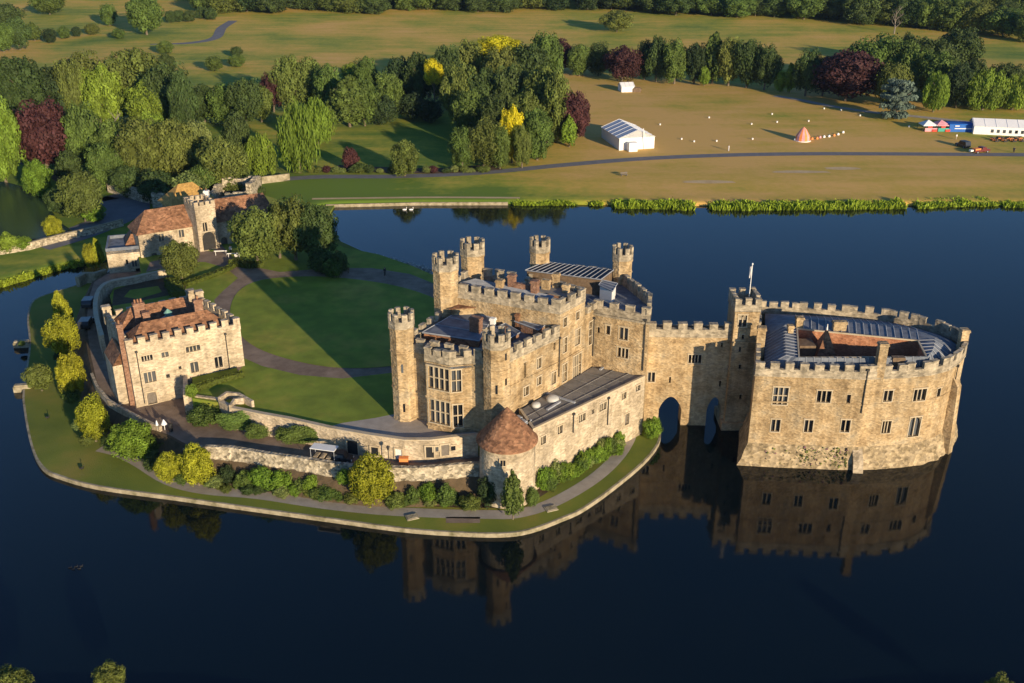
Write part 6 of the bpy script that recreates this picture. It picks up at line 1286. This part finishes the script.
for px, py, lb in ((158, 425, 'white sun shade folded on the terrace, left one'), (165, 424, 'rounded white sun shade on the terrace, right one')):
    x, y = G(px, py+6, 4.2); b = MB(); b.tube((x, y, 4.2), (x, y, 5.6), .04); b.cyl((x, y), .42 if px > 160 else .2, .06, 5.1, 5.8, 10); tag(b.build('parasol', M['white']), lb, 'parasol')
x, y = G(171, 431, 4.2); b = MB(); b.cyl((x, y), .3, .3, 4.2, 5.1, 10); b.cyl((x, y), .34, .2, 5.1, 5.3, 10); tag(b.build('litter_bin', M['black']), 'small black litter bin beside the white sun shades', 'bin')
# barrier bars at the gatehouse
for px, py, lb in ((221, 255.5, 'white barrier across the drive just outside the gatehouse arch'), (234, 258, 'tilted white A frame barrier on the gatehouse drive')):
    x, y = G(px, py, 7); b = MB(); b.tube((x-1.2, y-.1, 7.9), (x+1.2, y+.2, 7.9), .1); b.tube((x-1, y, 7), (x-1, y, 7.9), .05); b.tube((x+1, y+.1, 7), (x+1, y+.1, 7.9), .05); tag(b.build('barrier', M['whitepaint']), lb, 'barrier')
x, y = G(341 if 0 else 82, 216, 2.5); 
x, y, z = GT(91, 219); b = MB(); b.prism([(x-1.5, y-1), (x+1.5, y-1), (x+1.5, y+1), (x-1.5, y+1)], z, z+1.6); tag(b.build('kiosk', M['stone_pale']), 'tiny pale hut by the pond corner under the olive tree', 'hut') if 0 else None
# jetty stones on the left shore
for px, py, lb in ((22, 344, 'small stone landing stage, upper one on the left shore'), (23, 388, 'small stone landing stage, lower one on the left shore')):
    x, y = G(px, py, .5); b = MB(); b.obox((x, y), (1, .15), 2.6, 1.0, -1, .9); b.obox((x, y), (1, .15), 2.3, .75, .9, 1.15); tag(b.build('landing_stage', M['kerb']), lb, 'jetty')
shrub(22, 341, 346, 9, 'mid', .9, 'tiny shrub growing on the upper landing stage')
x, y = G(586, 513-7, 1.26); 
for px, py, lb in ((551, 507, 'pale stone slab step at the lake walk bend'), (412, 515.5, 'pale stone slab beside the lake walk under the wall')):
    x, y = G(px, py+1.5, .6); b = MB(); b.obox((x, y), (1, .4), 1.5, 1.2, 0.5, .66); b.obox((x, y), (1, .4), 1.2, .9, .66, .72); tag(b.build('stone_slab', M['kerb']), lb, 'slab')
for px, py, lb in ((48, 419, 'small dark animal on the outer grass at left'), (82, 477 if 0 else 470, 'small dark goose on the grass near the left shore corner')):
    x, y = G(px, py, 0.55); b = MB(); b.tube((x-.25, y, 1.5), (x+.25, y, 1.55), .16, .1, 8); b.tube((x+.22, y, 1.55), (x+.33, y, 1.9), .05, .04); b.tube((x+.3, y, 1.9), (x+.45, y, 1.88), .06, .02); b.tube((x, y-.06, 0.55), (x, y-.06, 1.5), .02); b.tube((x, y+.06, 0.55), (x, y+.06, 1.5), .02); tag(b.build('goose', M['black']), lb, 'goose').location.z = -.68
# swans and ducks
def swan(x, y, s, m_, name, label, group):
    b = MB()
    for k in range(6):
        f0, f1 = -1+k/3, -1+(k+1)/3; b.tube((x+f0*.7*s, y, .12*s+.06*f0*f0), (x+f1*.7*s, y, .12*s+.06*f1*f1), .3*s*math.sqrt(max(.02, 1-f0*f0)), .3*s*math.sqrt(max(.02, 1-f1*f1)), 10)
    b.tube((x+.6*s, y, .2*s), (x+.75*s, y, .6*s), .1*s, .06*s); b.tube((x+.75*s, y, .6*s), (x+.65*s, y, .95*s), .06*s, .05*s); b.tube((x+.65*s, y, .97*s), (x+.9*s, y, .9*s), .09*s, .03*s)
    tag(b.build(name, M[m_], smooth=False), label, name, group)
for px, lb in ((404.5, 'white swan floating near the far shore, left of the two'), (411, 'white swan floating near the far shore, right of the two')): x, y = G(px, 210, 0); swan(x, y, .75, 'white', 'swan', lb, None)
for px, py in ((70, 568), (73, 569.5), (76, 567), (79, 569), (81, 566.5)): x, y = G(px, py, 0); swan(x, y, .3, 'black', 'duck', 'brown duck in the small group swimming at lower left', 'ducks on the lake')
x, y = G(845, 475, 0)
# ------------------------------------------------------------------ air
hz = MB(); hz.box(-1500, -60, -3, 1500, 1600, 74)
hm = bpy.data.materials.new('haze'); hm.use_nodes = True; nt = hm.node_tree; nt.nodes.remove(nt.nodes['Principled BSDF'])
pv = nt.nodes.new('ShaderNodeVolumePrincipled'); pv.inputs['Color'].default_value = (.45, .65, 1, 1); pv.inputs['Density'].default_value = .00004; pv.inputs['Anisotropy'].default_value = .2
nt.links.new(pv.outputs[0], nt.nodes['Material Output'].inputs['Volume'])
HAZE = True
if HAZE: tag(hz.build('haze', hm), 'thin morning haze over the whole valley', 'haze', kind='stuff')
